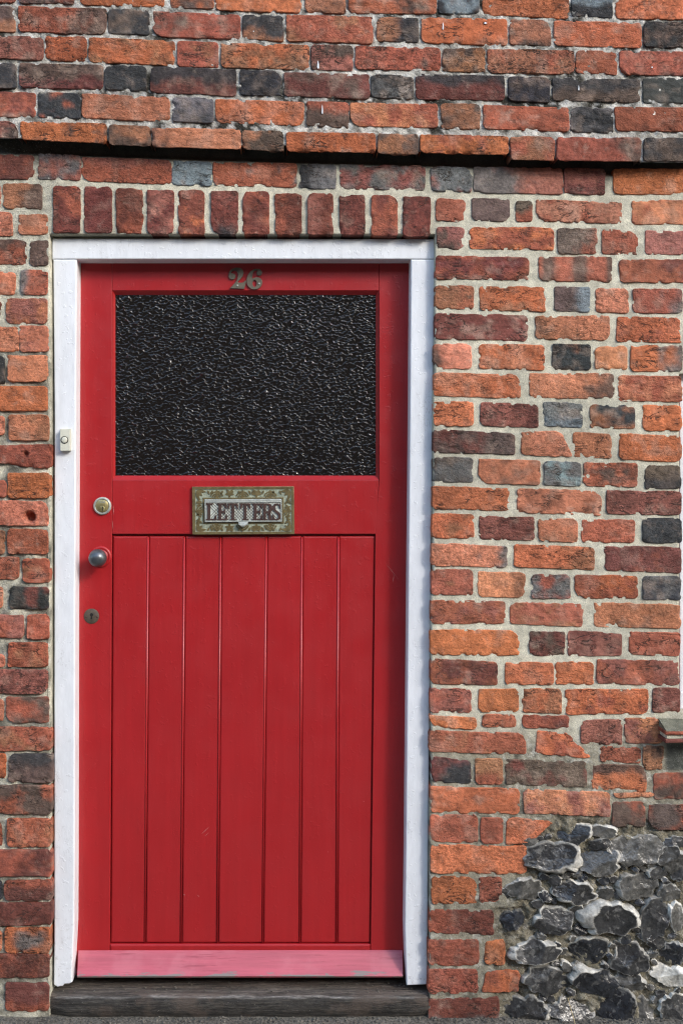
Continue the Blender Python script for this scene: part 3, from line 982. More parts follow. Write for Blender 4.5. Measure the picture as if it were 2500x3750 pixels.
# ------------------------------------------------------------------ flints
FL = [  # cx, cy, rx, ry, rot, tone (d dark, g grey, w white-ish, s smooth dark), cortex 0..1, ox/oy base
    ('H', 950, 560, 88, 48, -8, 'd', .5), ('H', 1110, 545, 72, 32, 5, 'g', .7), ('H', 1092, 615, 60, 30, -6, 'd', .1), ('H', 820, 692, 148, 84, 10, 'd', .25), ('H', 1082, 716, 106, 74, 0, 'g', .3),
    ('H', 1296, 650, 142, 80, -8, 'g', .2), ('H', 1505, 700, 82, 76, 0, 'g', .2), ('H', 1525, 602, 62, 30, 0, 'd', .1),
    ('I', 658, 165, 98, 64, -5, 'g', .4), ('I', 945, 190, 116, 64, 6, 'd', .6), ('I', 1300, 150, 116, 66, 5, 'g', .1), ('I', 590, 347, 64, 54, 0, 's', 0), ('I', 830, 356, 102, 78, 0, 'd', .45),
    ('I', 1145, 335, 152, 92, 4, 'd', .35), ('I', 1402, 345, 74, 112, 18, 'd', .2), ('I', 1528, 330, 46, 84, -14, 'g', .8), ('I', 712, 532, 126, 60, -6, 'd', .55), ('I', 1025, 525, 106, 66, -4, 's', .4),
    ('I', 1270, 570, 94, 84, 6, 'd', .5), ('I', 1512, 540, 62, 60, 0, 's', .15), ('I', 780, 690, 126, 72, 4, 'd', .15), ('I', 1062, 702, 130, 74, 10, 's', .25), ('I', 1282, 702, 82, 48, 12, 'g', .3),
    ('I', 1495, 668, 104, 52, 8, 'w', .9), ('I', 680, 866, 110, 74, 4, 'd', .2), ('I', 932, 866, 112, 78, 4, 'd', .5), ('I', 1190, 852, 106, 90, 0, 's', .1), ('I', 1350, 862, 50, 66, 5, 'g', .3),
    ('I', 1515, 842, 76, 72, -10, 'd', .7), ('I', 1408, 470, 52, 38, 10, 'd', .2), ('I', 1490, 190, 54, 44, 0, 'g', .1), ('H', 1412, 745, 44, 34, 10, 'g', .2), ('I', 1130, 190, 44, 34, 0, 'g', .1), ('I', 560, 200, 30, 40, 0, 'g', .3),
    ('I', 1420, 75, 60, 34, -6, 'd', .2), ('I', 1545, 75, 50, 46, 8, 'd', .3),
]
gr = random.Random(77)
chips_ = 0
for _t in range(4000):
    if chips_ >= 46:
        break
    gx_, gy_ = gr.uniform(520, 1560), gr.uniform(-130, 905)
    zx_, zy_ = 2352 + gx_, 4939.2 + gy_
    if float(flint_zone(np.array([zx_]), np.array([zy_]))[0]) < 0.95 or (gx_ < 720 and gy_ > 240):
        continue
    r_ = gr.uniform(15, 34)
    ok = True
    for (b0, x0, y0, a0, c0_, *_r) in FL:
        yy = y0 + ({'H': 4233.6, 'I': 4939.2}[b0] - 4939.2)
        if math.hypot((gx_ - x0) / (a0 * 1.1 + r_ * 0.8), (gy_ - yy) / (c0_ * 1.1 + r_ * 0.7)) < 1:
            ok = False
            break
    if ok:
        FL.append(('I', gx_, gy_, r_ * 1.15, r_ * 0.8, gr.uniform(-30, 30), gr.choice('ddsgg'), gr.choice((0.0, 0.1, 0.3, 0.7))))
        chips_ += 1
TONE = {'d': (0.034, 0.034, 0.034), 'g': (0.072, 0.070, 0.064), 'w': (0.40, 0.39, 0.35), 's': (0.020, 0.022, 0.026)}
CORTEX = np.array((0.58, 0.56, 0.50))
for fi, (base, cx, cy, rx, ry, rot, tone, cort) in enumerate(FL):
    jr = random.Random(900 + fi)
    c0 = P(2352 + cx, {'H': 4233.6, 'I': 4939.2}[base] + cy, 0)
    a_, b_ = rx * S * 1.16, ry * S * 1.16
    NR, NA = 20, 56
    rr = np.linspace(0, 1, NR) ** 0.75
    ang = np.arange(NA) / NA * 2 * math.pi
    px, pz, ridx = [0.0], [0.0], [0.0]
    for r in rr[1:]:
        px += list(np.cos(ang) * r); pz += list(np.sin(ang) * r); ridx += [r] * NA
    px, pz, ridx = map(np.array, (px, pz, ridx))
    th = np.arctan2(pz, px)
    out = 1 + 0.20 * vnoise(np.cos(th) * 1.7 + fi * 9, np.sin(th) * 1.7, np.zeros_like(th), fi) + 0.18 * vnoise(np.cos(th) * 3.6 + fi, np.sin(th) * 4, np.ones_like(th), fi)
    out = np.where(ridx > 0, out, 1)
    lx, lz = px * a_ * out, pz * b_ * out
    ca, sa = math.cos(math.radians(-rot)), math.sin(math.radians(-rot))
    wx, wz = lx * ca - lz * sa, lx * sa + lz * ca
    hgt = 0.50 * min(a_, b_) + 0.012
    dome = hgt * np.power(np.clip(1 - ridx ** 3.6, 0, 1), 0.45)
    nodule = dome + fbm(wx + c0.x, wz + c0.z, 45, fi, 3) * 0.003
    # knapped faces: overlapping conchoidal hollows, their meeting lines are the ridges
    cut = np.full_like(dome, 9.0)
    nb = jr.randint(3, 5)
    a0 = jr.uniform(0, 6.28)
    for q in range(nb):
        an = a0 + q * 6.28 / nb + jr.uniform(-0.5, 0.5)
        qd = jr.uniform(0.15, 0.45)
        qx, qz = math.cos(an) * a_ * qd, math.sin(an) * b_ * qd
        dd2 = (wx - qx) ** 2 + (wz - qz) ** 2
        tx, tz = jr.uniform(-0.45, 0.45), jr.uniform(-0.55, 0.45)
        hk = hgt * jr.uniform(0.50, 0.78)
        cut = np.minimum(cut, hk + tx * (wx - qx) + tz * (wz - qz) + dd2 * jr.uniform(0.5, 6.0))
    y = np.minimum(nodule, cut)
    fresh = sstep(-0.0003, 0.0016, nodule - cut)
    y = y + fbm(wx + c0.x, wz + c0.z, 70, fi + 5, 2) * 0.0012
    base_c = np.array(TONE[tone]) * jr.uniform(0.8, 1.3)
    skin = CORTEX * (0.55 + 0.45 * cort)
    ck = np.clip((1 - fresh) * (0.55 + 1.1 * cort) * (0.35 + 1.3 * (fbm(wx + c0.x, wz + c0.z, 30, fi + 7, 2) * 0.5 + 0.5)), 0, 1)
    rim = sstep(0.84, 0.94, ridx) * sstep(-0.3, 0.7, np.cos(th - jr.uniform(0.6, 2.6)) + 0.5 * cort) * np.clip(0.30 + 0.75 * cort + 1.2 * fbm(wx + c0.x, wz + c0.z, 38, fi + 12, 2), 0, 1)
    ck = np.maximum(ck, rim)
    colr = base_c * (1 - ck[:, None]) + skin * ck[:, None]
    verts = np.stack([wx, 0.010 - y, wz], 1)
    # foot ring sunk into the mortar
    foot = verts[-NA:].copy(); foot[:, 1] = 0.045
    verts = np.vstack([verts, foot]); colr = np.vstack([colr, colr[-NA:]]); al = np.concatenate([ck, ck[-NA:]])
    faces = [(0, 1 + (i + 1) % NA, 1 + i) for i in range(NA)]
    for r in range(NR - 1):
        for i in range(NA):
            j = (i + 1) % NA
            a1, b1 = 1 + r * NA, 1 + (r + 1) * NA
            faces.append((a1 + i, a1 + j, b1 + j, b1 + i))
    me = mesh_np('flint', verts, faces, np.hstack([colr, al[:, None]]))
    o = link('flint', me, M['flint'], wall)
    o.location = c0
    if hasattr(me, 'set_sharp_from_angle'):
        me.set_sharp_from_angle(angle=math.radians(24))

# ------------------------------------------------------------------ door frame
FY = 0.024             # face of the frame behind the brick face
DY = 0.077             # face of the door
frame = thing('door_frame', 'white painted timber door frame around the red door', 'door frame', P(1380, 5660, FY))


def board_poly(name, pts, y0, y1, mat, parent, bevel, smooth=False):
    """outline of survey points at depth y0, extruded straight back to y1"""
    bm = bmesh.new()
    f = [P(a, b, y0) for a, b in pts]
    g = [p + Vector((0, y1 - y0, 0)) for p in f]
    vf = [bm.verts.new(p) for p in f]; vb = [bm.verts.new(p) for p in g]
    bm.faces.new(vf); bm.faces.new(vb[::-1])
    n = len(f)
    for i in range(n):
        bm.faces.new((vf[i], vb[i], vb[(i + 1) % n], vf[(i + 1) % n]))
    bmesh.ops.recalc_face_normals(bm, faces=bm.faces)
    if bevel:
        ed = [e for e in bm.edges if all(v in vf for v in e.verts)]
        bmesh.ops.bevel(bm, geom=ed, offset=bevel, segments=3, profile=0.5, affect='EDGES')
    return from_bm(name, bm, mat, parent, smooth)


board_poly('jamb', [(306, 1489), (441, 1489), (438, 2200), (432, 3500), (429, 5000), (427, 5330), (419, 5480), (413, 5600), (415, 5642), (400, 5650), (372, 5652), (362, 5664), (330, 5669), (309, 5656), (312, 5400), (312, 4000), (314, 2400)],
           FY, 0.125, M['white'], frame, 0.004)
board_poly('jamb', [(2358, 1489), (2496, 1489), (2484, 2400), (2474, 3200), (2462, 4400), (2453, 5600), (2450, 5655), (2334, 5660), (2330, 5560), (2322, 5330), (2327, 5000), (2340, 3600), (2352, 2400)],
           FY, 0.125, M['white'], frame, 0.004)
board_poly('frame_head', [(300, 1368), (2497, 1371), (2497, 1488.4), (300, 1488.4)], FY - 0.001, 0.125, M['white'], frame, 0.004)

# ------------------------------------------------------------------ door
door = thing('front_door', 'red painted front door with dimpled glass, letter plate and number 26', 'door', P(1380, 5610, DY))
RED = M['red']
BK = 0.132


def rect(a, b, c, d):
    return [(a, b), (c, b), (c, d), (a, d)]


board_poly('stile', [(440, 1500), (644, 1500), (644, 3000), (631, 5430), (631, 5600), (425, 5600), (430, 3000)], DY, BK, RED, door, 0.0012)
board_poly('stile', [(2176, 1500), (2350, 1500), (2345, 3000), (2320, 5600), (2128, 5600), (2128, 5430), (2155, 3000), (2176, 2760)], DY, BK, RED, door, 0.0012)
board_poly('rail', rect(645.5, 1500, 2174.5, 1668), DY, BK, RED, door, 0.0012)
board_poly('rail', [(645.5, 2757), (2174, 2757), (2155, 3066), (645.5, 3066)], DY, BK, RED, door, 0.0014)
board_poly('rail', [(632.5, 5424), (2126.5, 5424), (2126.5, 5600), (632.5, 5600)], DY, BK, RED, door, 0.005)
# seven beaded boards
top = [646, 853, 1061, 1269, 1531, 1735, 1944, 2156]
bot = [633, 834, 1041, 1250, 1508, 1722, 1933, 2128]
for i in range(7):
    x0, x1, w0, w1 = top[i], top[i + 1], bot[i], bot[i + 1]
    g = 4
    o = board_poly('board', [(x0 + g, 3078), (x1 - g, 3078), (w1 - g, 5414), (w0 + g, 5414)], DY + 0.0055 + 0.0007 * (i % 3), BK, RED, door, 0.0048)
    # bead moulding along the right-hand edge
    bm = bmesh.new()
    p0, p1 = P(x1 - 2.0, 3082, DY + 0.0072), P(w1 - 2.0, 5410, DY + 0.0072)
    seg = 10
    for (pa, pb) in ((p0, p1),):
        ra = [bm.verts.new(pa + Vector((0.0030 * math.cos(t), 0.0032 * math.sin(t), 0))) for t in np.linspace(0, 2 * math.pi, seg, endpoint=False)]
        rb = [bm.verts.new(pb + Vector((0.0030 * math.cos(t), 0.0032 * math.sin(t), 0))) for t in np.linspace(0, 2 * math.pi, seg, endpoint=False)]
        for q in range(seg):
            bm.faces.new((ra[q], ra[(q + 1) % seg], rb[(q + 1) % seg], rb[q]))
        bm.faces.new(ra); bm.faces.new(rb[::-1])
    if i < 6:
        b_ = from_bm('bead', bm, RED, door, True)
    else:
        bm.free()
# closing panel behind the joints
board_poly('back_panel', rect(600, 3000, 2190, 5560), DY + 0.016, BK - 0.002, RED, door, 0)
# glass and its chamfered beads
GY = DY + 0.013
board_poly('glass_pane', rect(640, 1670, 2180, 2755), GY, GY + 0.006, M['glass'], door, 0)
o4, i4 = (646.5, 1669, 2173.5, 2756), (664, 1694, 2156, 2731)


def glazing(oa, ob, ia, ib):
    bm = bmesh.new()
    A, Bp = P(*oa, DY + 0.0006), P(*ob, DY + 0.0006)
    C, Dp = P(*ib, GY - 0.0006), P(*ia, GY - 0.0006)
    fr = [A, Bp, C, Dp]
    bk = [P(*oa, GY + 0.004), P(*ob, GY + 0.004), C + Vector((0, .0046, 0)), Dp + Vector((0, .0046, 0))]
    bm_hexa(bm, fr, bk)
    from_bm('glazing_bead', bm, RED, door)


glazing((o4[0], o4[1]), (o4[2], o4[1]), (i4[0], i4[1]), (i4[2], i4[1]))
glazing((o4[2], o4[1]), (o4[2], o4[3]), (i4[2], i4[1]), (i4[2], i4[3]))
glazing((o4[2], o4[3]), (o4[0], o4[3]), (i4[2], i4[3]), (i4[0], i4[3]))
glazing((o4[0], o4[3]), (o4[0], o4[1]), (i4[0], i4[3]), (i4[0], i4[1]))
# bevelled lip above the bottom rail and weatherboard
nx = 90
xs_ = np.linspace(0, 1, nx)
prof = [(5457, DY - 0.001, 0.0), (5470, DY - 0.006, .05), (5560, DY - 0.030, .45), (5592, DY - 0.040, .80), (5606, DY - 0.044, 1.0), (5614, DY - 0.041, 1.0), (5614, DY + 0.01, 0.6)]
V_, F_, C_ = [], [], []
for i, t in enumerate(xs_):
    for (zy, y, k) in prof:
        l_, r_ = 452 - (zy - 5457) * 0.05, 2309 + (zy - 5457) * 0.02
        p_ = P(l_ + (r_ - l_) * t, zy - 2 * t, y)
        V_.append(p_); C_.append((k, k, k))
m_ = len(prof)
for i in range(nx - 1):
    for q in range(m_ - 1):
        a = i * m_ + q
        F_.append((a, a + 1, a + m_ + 1, a + m_))
F_.append(tuple(range(m_ - 1, -1, -1))); F_.append(tuple((nx - 1) * m_ + q for q in range(m_)))
me = mesh_np('weatherboard', np.array([tuple(v) for v in V_]), F_, np.array(C_), smooth=False)
wb = part('weatherboard', me, M['pink'], door); sub_centre(wb)
wb['label'] = 'faded pink sloping weatherboard with flaking lower edge'

# --- number 26
two = [(340, 830), (740, 845), (790, 630), (755, 625), (735, 660), (680, 680), (600, 680), (545, 668), (560, 630), (640, 560), (700, 470), (720, 380), (700, 310), (650, 265), (560, 245), (470, 250), (390, 285), (330, 345), (300, 430), (300, 500),
       (330, 555), (390, 580), (440, 575), (480, 535), (490, 480), (465, 435), (420, 415), (370, 410), (350, 400), (375, 350), (430, 320), (500, 320), (545, 360), (565, 430), (560, 530), (530, 620), (480, 680), (400, 770)]
six = smooth_loop([(1120, 285), (1040, 285), (960, 330), (880, 410), (830, 510), (815, 620), (830, 720), (880, 800), (960, 850), (1050, 862), (1140, 840), (1215, 780), (1250, 700), (1250, 630), (1215, 565), (1150, 530), (1080, 525), (1010, 545), (970, 560),
                   (975, 440), (1000, 370), (1050, 325), (1110, 315), (1135, 330), (1100, 390), (1110, 440), (1160, 470), (1210, 460), (1245, 410), (1240, 350), (1200, 300), (1150, 280)], 2)
hole6 = [(1040 + 65 * math.cos(t), 695 + 105 * math.sin(t)) for t in np.linspace(0, 2 * math.pi, 24, endpoint=False)]
cv = lambda lp: [(1254.4 + 0.2 * a, 1489.6 + 0.2 * b) for a, b in lp]
d2 = filled('digit', [cv(two)], DY - 0.0002, 0.004, M['number'], door, 0.0005); d2['label'] = 'brass digit 2'
d6 = filled('digit', [cv(six), cv(hole6)], DY - 0.0002, 0.004, M['number'], door, 0.0005); d6['label'] = 'brass digit 6'
for dg_, (sx, sy) in ((d2, (545, 750)), (d6, (1165, 695))):
    bm = bmesh.new()
    c = P(1254.4 + 0.2 * sx, 1489.6 + 0.2 * sy, DY - 0.005)
    bm_lathe(bm, c, [(0.0028, -0.001), (0.0028, 0.0006), (0.0015, 0.0012), (0, 0.0013)], 12)
    from_bm('screw', bm, M['silver'], dg_, True)

# --- letter plate
lp = thing('letter_plate', '', '', P(1398, 3070, DY))
del lp['label']; del lp['category']; del lp['kind']
lp.parent = door; lp.location = P(1398, 3070, DY) - door.location
lp['label'] = 'aged brass letter plate with leaf ornament'
LX, LY, LK = 1066.2, 2744.0, 0.42
L = lambda a, b: (LX + LK * a, LY + LK * b)
PY = DY - 0.0002
board_poly('plate', [L(90, 122), L(1478, 116), L(1488, 768), L(96, 774)], PY - 0.006, PY, M['verdigris'], lp, 0.001)
PT = PY - 0.006


def ring_loops(o, i):
    return [[L(*q) for q in o], [L(*q) for q in i]]


filled('border', ring_loops([(92, 124), (1476, 118), (1486, 766), (98, 772)], [(128, 152), (1444, 148), (1452, 738), (134, 740)]), PT + .0004, 0.0022, M['brass'], lp, 0.0003)
filled('border', ring_loops([(236, 272), (1336, 266), (1342, 622), (242, 626)], [(252, 288), (1320, 284), (1326, 606), (258, 612)]), PT + .0004, 0.0024, M['brass'], lp, 0.0002)
# leaf ornament: fans at mid-sides, leaves between, corner leaves
orn = []


def leaf(cx, cy, ln, wd, an):
    ln, wd = ln * 1.08, wd * 1.0
    p = []
    for t in np.linspace(0, 1, 9):
        p.append((ln * t, wd * math.sin(math.pi * t ** 0.8)))
    for t in np.linspace(1, 0, 9)[1:-1]:
        p.append((ln * t, -wd * math.sin(math.pi * t ** 0.8)))
    c, s = math.cos(an), math.sin(an)
    orn.append([L(cx + a * c - b * s, cy + a * s + b * c) for a, b in p])


def arc(cx, cy, r0, r1, a0, a1, n=12):
    p = [(cx + r1 * math.cos(t), cy + r1 * math.sin(t)) for t in np.linspace(a0, a1, n)] + [(cx + r0 * math.cos(t), cy + r0 * math.sin(t)) for t in np.linspace(a1, a0, n)]
    orn.append([L(*q) for q in p])


def fan(cx, cy, up, horizontal=True, sc=1.0):
    a = (-math.pi / 2 if up < 0 else math.pi / 2) if horizontal else (math.pi if up < 0 else 0)
    arc(cx, cy, 78 * sc, 96 * sc, a - 1.25, a + 1.25)
    arc(cx, cy, 48 * sc, 68 * sc, a - 1.3, a + 1.3)
    leaf(cx, cy, 112 * sc, 17 * sc, a)
    for da in (-0.85, 0.85):
        leaf(cx, cy, 44 * sc, 11 * sc, a + da)


for cx in (425, 778, 1158):
    fan(cx, 276, -1)
    fan(cx, 622, 1)
for cx in (600, 968):
    for cy, sg in ((208, 1), (684, -1)):
        for an in (0.35, math.pi - 0.35, -0.35 - 0.5, math.pi + 0.85, math.pi / 2):
            leaf(cx, cy, 62, 17, an * sg)
for cx, up in ((240, -1), (1338, 1)):
    fan(cx, 452, up, False, 0.98)
for cx, cy, ax, ay in ((150, 168, 1, 1), (1428, 164, -1, 1), (1434, 722, -1, -1), (156, 726, 1, -1)):
    for an, ln in ((0.15, 120), (0.78, 96), (1.42, 120)):
        leaf(cx + 4 * ax, cy + 4 * ay, ln, 22, math.atan2(math.sin(an) * ay, math.cos(an) * ax))
for x_, s_ in ((185, 1), (1395, -1)):
    for y_ in (318, 590):
        for an in (0.6, 2.4, -1.57):
            leaf(x_, y_, 52, 15, an)
for k, x_ in enumerate(np.linspace(300, 1280, 15)):
    for cy, sg in ((172, 1), (726, -1)):
        leaf(x_, cy, 58, 14, (math.pi / 2 + (0.5 if k % 2 else -0.5)) * sg)
for k, y_ in enumerate(np.linspace(260, 640, 7)):
    for cx, sg in ((148, 0), (1434, math.pi)):
        leaf(cx, y_, 60, 13, sg + (0.45 if k % 2 else -0.45))
me_all = []
bmo = bmesh.new()
for k, lp_ in enumerate(orn):
    me = filled('ornament', [lp_], PT + .0004 - 0.00006 * (k % 9), 0.0018, None, None)
    bmo.from_mesh(me)
    bpy.data.meshes.remove(me)
orn_o = from_bm('ornament', bmo, M['brass'], lp)
# flap
flap = board_poly('flap', [L(258, 294), L(1312, 288), L(1318, 600), L(264, 608)], PT - 0.0045, PT + 0.001, M['silver'], lp, 0.002)
FT = PT - 0.0045


def fpart(name, loops, y, t, mat, bevel=0.0):
    o = filled(name, loops, y, t, mat, lp, bevel)
    o.parent = flap
    o.location = o.location - flap.location
    return o


fpart('flap_field', [[L(268, 332), L(1304, 326), L(1308, 584), L(272, 590)]], FT + .0004, 0.0010, M['field'])
fpart('flap_rim', ring_loops([(262, 326), (1308, 320), (1314, 596), (266, 602)], [(276, 338), (1298, 332), (1302, 580), (280, 586)]), FT + .0004, 0.0030, M['silver'], 0.0003)
# lattice cut in the field between the letters
bml = bmesh.new()
for k in range(-20, 44):
    for sg in (1, -1):
        a0 = 40 * k
        pts = []
        for (y_) in (344, 578):
            x_ = 278 + a0 + sg * (y_ - 461) * 0.95
            pts.append((x_, y_))
        (xa, ya), (xb, yb) = pts
        if min(xa, xb) < 284 or max(xa, xb) > 1292:
            continue
        w_ = 4
        for (q0, q1) in (((xa, ya), (xb, yb)),):
            f = [P(*L(q0[0] - w_, q0[1]), FT - 0.0010 - (0.0001 if sg > 0 else 0)), P(*L(q0[0] + w_, q0[1]), FT - 0.0010 - (0.0001 if sg > 0 else 0)),
                 P(*L(q1[0] + w_, q1[1]), FT - 0.0010 - (0.0001 if sg > 0 else 0)), P(*L(q1[0] - w_, q1[1]), FT - 0.0010 - (0.0001 if sg > 0 else 0))]
            bm_hexa(bml, f, [p + Vector((0, 0.0012, 0)) for p in f])
lat = from_bm('lattice', bml, M['dull'], lp)
lat.parent = flap; lat.location = lat.location - flap.location

GL = {
    'L': [[(0, 0), (.62, 0), (.64, .30), (.57, .30), (.48, .08), (.26, .08), (.26, .93), (.40, .93), (.40, 1), (0, 1), (0, .93), (.09, .93), (.09, .08), (0, .07)]],
    'E': [[(0, 0), (.6, 0), (.62, .29), (.55, .29), (.46, .08), (.26, .08), (.26, .46), (.41, .46), (.43, .36), (.49, .36), (.49, .66), (.43, .66), (.41, .55), (.26, .55), (.26, .92), (.44, .92), (.52, .72), (.59, .72), (.58, 1), (0, 1), (0, .93), (.09, .93), (.09, .07), (0, .07)]],
    'T': [[(.14, 0), (.54, 0), (.54, .07), (.425, .07), (.425, .92), (.52, .92), (.61, .70), (.68, .70), (.67, 1), (.01, 1), (0, .70), (.07, .70), (.16, .92), (.25, .92), (.25, .07), (.14, .07)]],
    'R': [[(0, 0), (.38, 0), (.38, .07), (.26, .07), (.26, .45), (.37, .45), (.47, 0), (.70, 0), (.70, .07), (.64, .07), (.55, .46), (.64, .56), (.67, .72), (.64, .88), (.54, .97), (.4, 1), (0, 1), (0, .93), (.09, .93), (.09, .07), (0, .07)],
          [(.26, .53), (.38, .53), (.44, .60), (.46, .73), (.44, .87), (.38, .92), (.26, .92)]],
    'S': [smooth_loop([(.02, .02), (.08, .02), (.12, .06), (.22, 0), (.36, .0), (.52, .08), (.58, .25), (.52, .42), (.36, .54), (.24, .64), (.19, .76), (.24, .89), (.33, .93), (.44, .88), (.50, .72), (.56, .72), (.55, .98), (.49, .98), (.46, .94),
                       (.34, 1.0), (.2, .98), (.06, .88), (.02, .72), (.07, .58), (.2, .47), (.34, .36), (.40, .24), (.37, .12), (.27, .07), (.16, .12), (.08, .32), (.02, .32)], 3)],
}
for ch, x0, w_ in (('L', 280, 225), ('E', 430, 225), ('T', 577, 205), ('T', 745, 205), ('E', 912, 225), ('R', 1042, 212), ('S', 1183, 205)):
    loops = [[L(x0 + a * w_, 578 - b * 228) for a, b in lp_] for lp_ in GL[ch]]
    o = fpart('letter', loops, FT - 0.0004, 0.0030, M['bronze'], 0.0002)
# shell pull
bm = bmesh.new()
c = P(*L(788, 622), FT)
nS = 15
top_ = [bm.verts.new(c + Vector(((-68 + 136 * i / (nS - 1)) * LK * S, -0.002, 24 * LK * S))) for i in range(nS)]
mid_ = [bm.verts.new(c + Vector(((-62 + 124 * i / (nS - 1)) * LK * S, -0.011 - 0.002 * (i % 2), -10 * LK * S - 0.004 * math.sin(math.pi * i / (nS - 1))))) for i in range(nS)]
low_ = [bm.verts.new(c + Vector(((-40 + 80 * i / (nS - 1)) * LK * S, -0.009 - 0.0015 * (i % 2), -52 * LK * S * (0.6 + 0.4 * math.sin(math.pi * i / (nS - 1)))))) for i in range(nS)]
bk_ = [bm.verts.new(c + Vector(((-38 + 76 * i / (nS - 1)) * LK * S, 0.0, -44 * LK * S * (0.6 + 0.4 * math.sin(math.pi * i / (nS - 1)))))) for i in range(nS)]
for A, Bq in ((top_, mid_), (mid_, low_), (low_, bk_)):
    for i in range(nS - 1):
        bm.faces.new((A[i], A[i + 1], Bq[i + 1], Bq[i]))
pull = from_bm('pull', bm, M['silver'], lp)

# --- cylinder lock
lock = from_bm('cylinder_lock', (lambda b: (bm_lathe(b, P(590, 2905, DY), [(0.0254, -0.002), (0.0254, 0.003), (0.0235, 0.0065), (0.0200, 0.0075), (0.0190, 0.0055), (0.0187, 0.0055)], 48), b)[1])(bmesh.new()), M['silver'], door, True)


def under(o, par):
    o.parent = par
    o.location = o.location - par.location
    return o


bm = bmesh.new(); bm_lathe(bm, P(590, 2905, DY), [(0.0186, 0.004), (0.0186, 0.0065), (0.0176, 0.0074), (0, 0.0076)], 48)
under(from_bm('lock_barrel', bm, M['lockbrass'], door, True), lock)
bm = bmesh.new(); bm_lathe(bm, P(590, 2921, DY), [(0.0085, 0.007), (0.0085, 0.0084), (0.0078, 0.0088), (0, 0.0089)], 28)
under(from_bm('lock_plug', bm, M['lockbrass'], door, True), lock)
k0 = P(590, 2922, DY - 0.0096)
bm = bmesh.new()
q = lambda dx, dz: k0 + Vector((dx, 0, dz))
f = [q(-.0011, .0065), q(.0013, .0065), q(.0007, -.0065), q(-.0013, -.0065)]
bm_hexa(bm, f, [p + Vector((0, 0.002, 0)) for p in f])
under(from_bm('key_slot', bm, M['black'], door), lock)
cu = bpy.data.curves.new('lettering', 'FONT'); cu.body = 'Yale'; cu.size = 0.0105; cu.align_x = 'CENTER'; cu.extrude = 0.0004
tmp = bpy.data.objects.new('lettering', cu); col.objects.link(tmp)
me = bpy.data.meshes.new_from_object(tmp.evaluated_get(bpy.context.evaluated_depsgraph_get()))
bpy.data.objects.remove(tmp)
a = np.empty(len(me.vertices) * 3); me.vertices.foreach_get('co', a); a = a.reshape(-1, 3)
c = P(590, 2888, DY - 0.0078)
me.vertices.foreach_set('co', np.stack([c.x + a[:, 0], c.y - a[:, 2], c.z + a[:, 1]], 1).ravel()); me.update(); me.materials.clear()
o = part('lettering', me, M['silver'], door); sub_centre(o); under(o, lock)

# --- knob
bm = bmesh.new(); bm_lathe(bm, P(581, 3196, DY), [(0.0300, -0.001), (0.0300, 0.003), (0.0280, 0.0058), (0.0235, 0.0062), (0.0215, 0.0045), (0.0205, 0.0045), (0.0190, 0.0085), (0.0150, 0.011), (0.010, 0.012)], 48)
rose = from_bm('knob_rose', bm, RED, door, True)
KR = 0.0252
prof = [(0.0100, 0.008), (0.0100, 0.020), (0.0130, 0.023)] + [(KR * math.sin(t), 0.046 - KR * math.cos(t)) for t in np.linspace(0.62, math.pi, 16)]
prof[-1] = (0, 0.046 + KR)
bm = bmesh.new(); bm_lathe(bm, P(581, 3196, DY), prof, 48)
knob = from_bm('door_knob', bm, M['pewter'], door, True)

# --- keyhole plate
kp = P(527, 3538, DY)
bm = bmesh.new(); bm_lathe(bm, kp, [(0.0216, -0.001), (0.0216, 0.0012), (0.0205, 0.0022), (0, 0.0024)], 44)
esc = from_bm('keyhole_plate', bm, M['dull'], door, True)
kl = [(math.cos(t) * 9.5, math.sin(t) * 9.5) for t in np.linspace(math.radians(115), math.radians(425), 22)]
kl = kl + [(5.5, 25), (-5.5, 25)]
kl = [(527 + a, 3530 + b * 1.0) for a, b in kl]
o = filled('keyhole', [kl], DY - 0.0023, 0.0008, M['black'], door)
under(o, esc)
for sx in (-32, 32):
    bm = bmesh.new(); bm_lathe(bm, P(527 + sx, 3541, DY), [(0.003, 0.001), (0.003, 0.0024), (0.0018, 0.0034), (0, 0.0036)], 12)
    under(from_bm('screw', bm, M['bronze'], door, True), esc)

# ------------------------------------------------------------------ doorbell on the left jamb
BD = 0.017
bell = thing('doorbell', 'small cream plastic doorbell push on the left jamb of the white frame', 'doorbell', P(374, 2590, FY))
bm = bmesh.new()
f = [P(*q, FY - BD) for q in ((345, 2463), (404, 2462), (404, 2589), (347, 2590))]
bm_hexa(bm, f, [p + Vector((0, BD - 0.0002, 0)) for p in f], 0.0012)
from_bm('casing', bm, M['plastic'], bell)
c = P(372, 2526, FY - BD)
bm = bmesh.new(); bm_lathe(bm, c, [(0.0104, -0.001), (0.0104, 0.0010), (0.0086, 0.0010), (0.0086, -0.001)], 32)
from_bm('button_ring', bm, M['black'], bell, True)
bm = bmesh.new(); bm_lathe(bm, c, [(0.0084, -0.001), (0.0084, 0.0012), (0.0075, 0.0018), (0, 0.0022)], 32)
from_bm('button', bm, M['plastic'], bell, True)

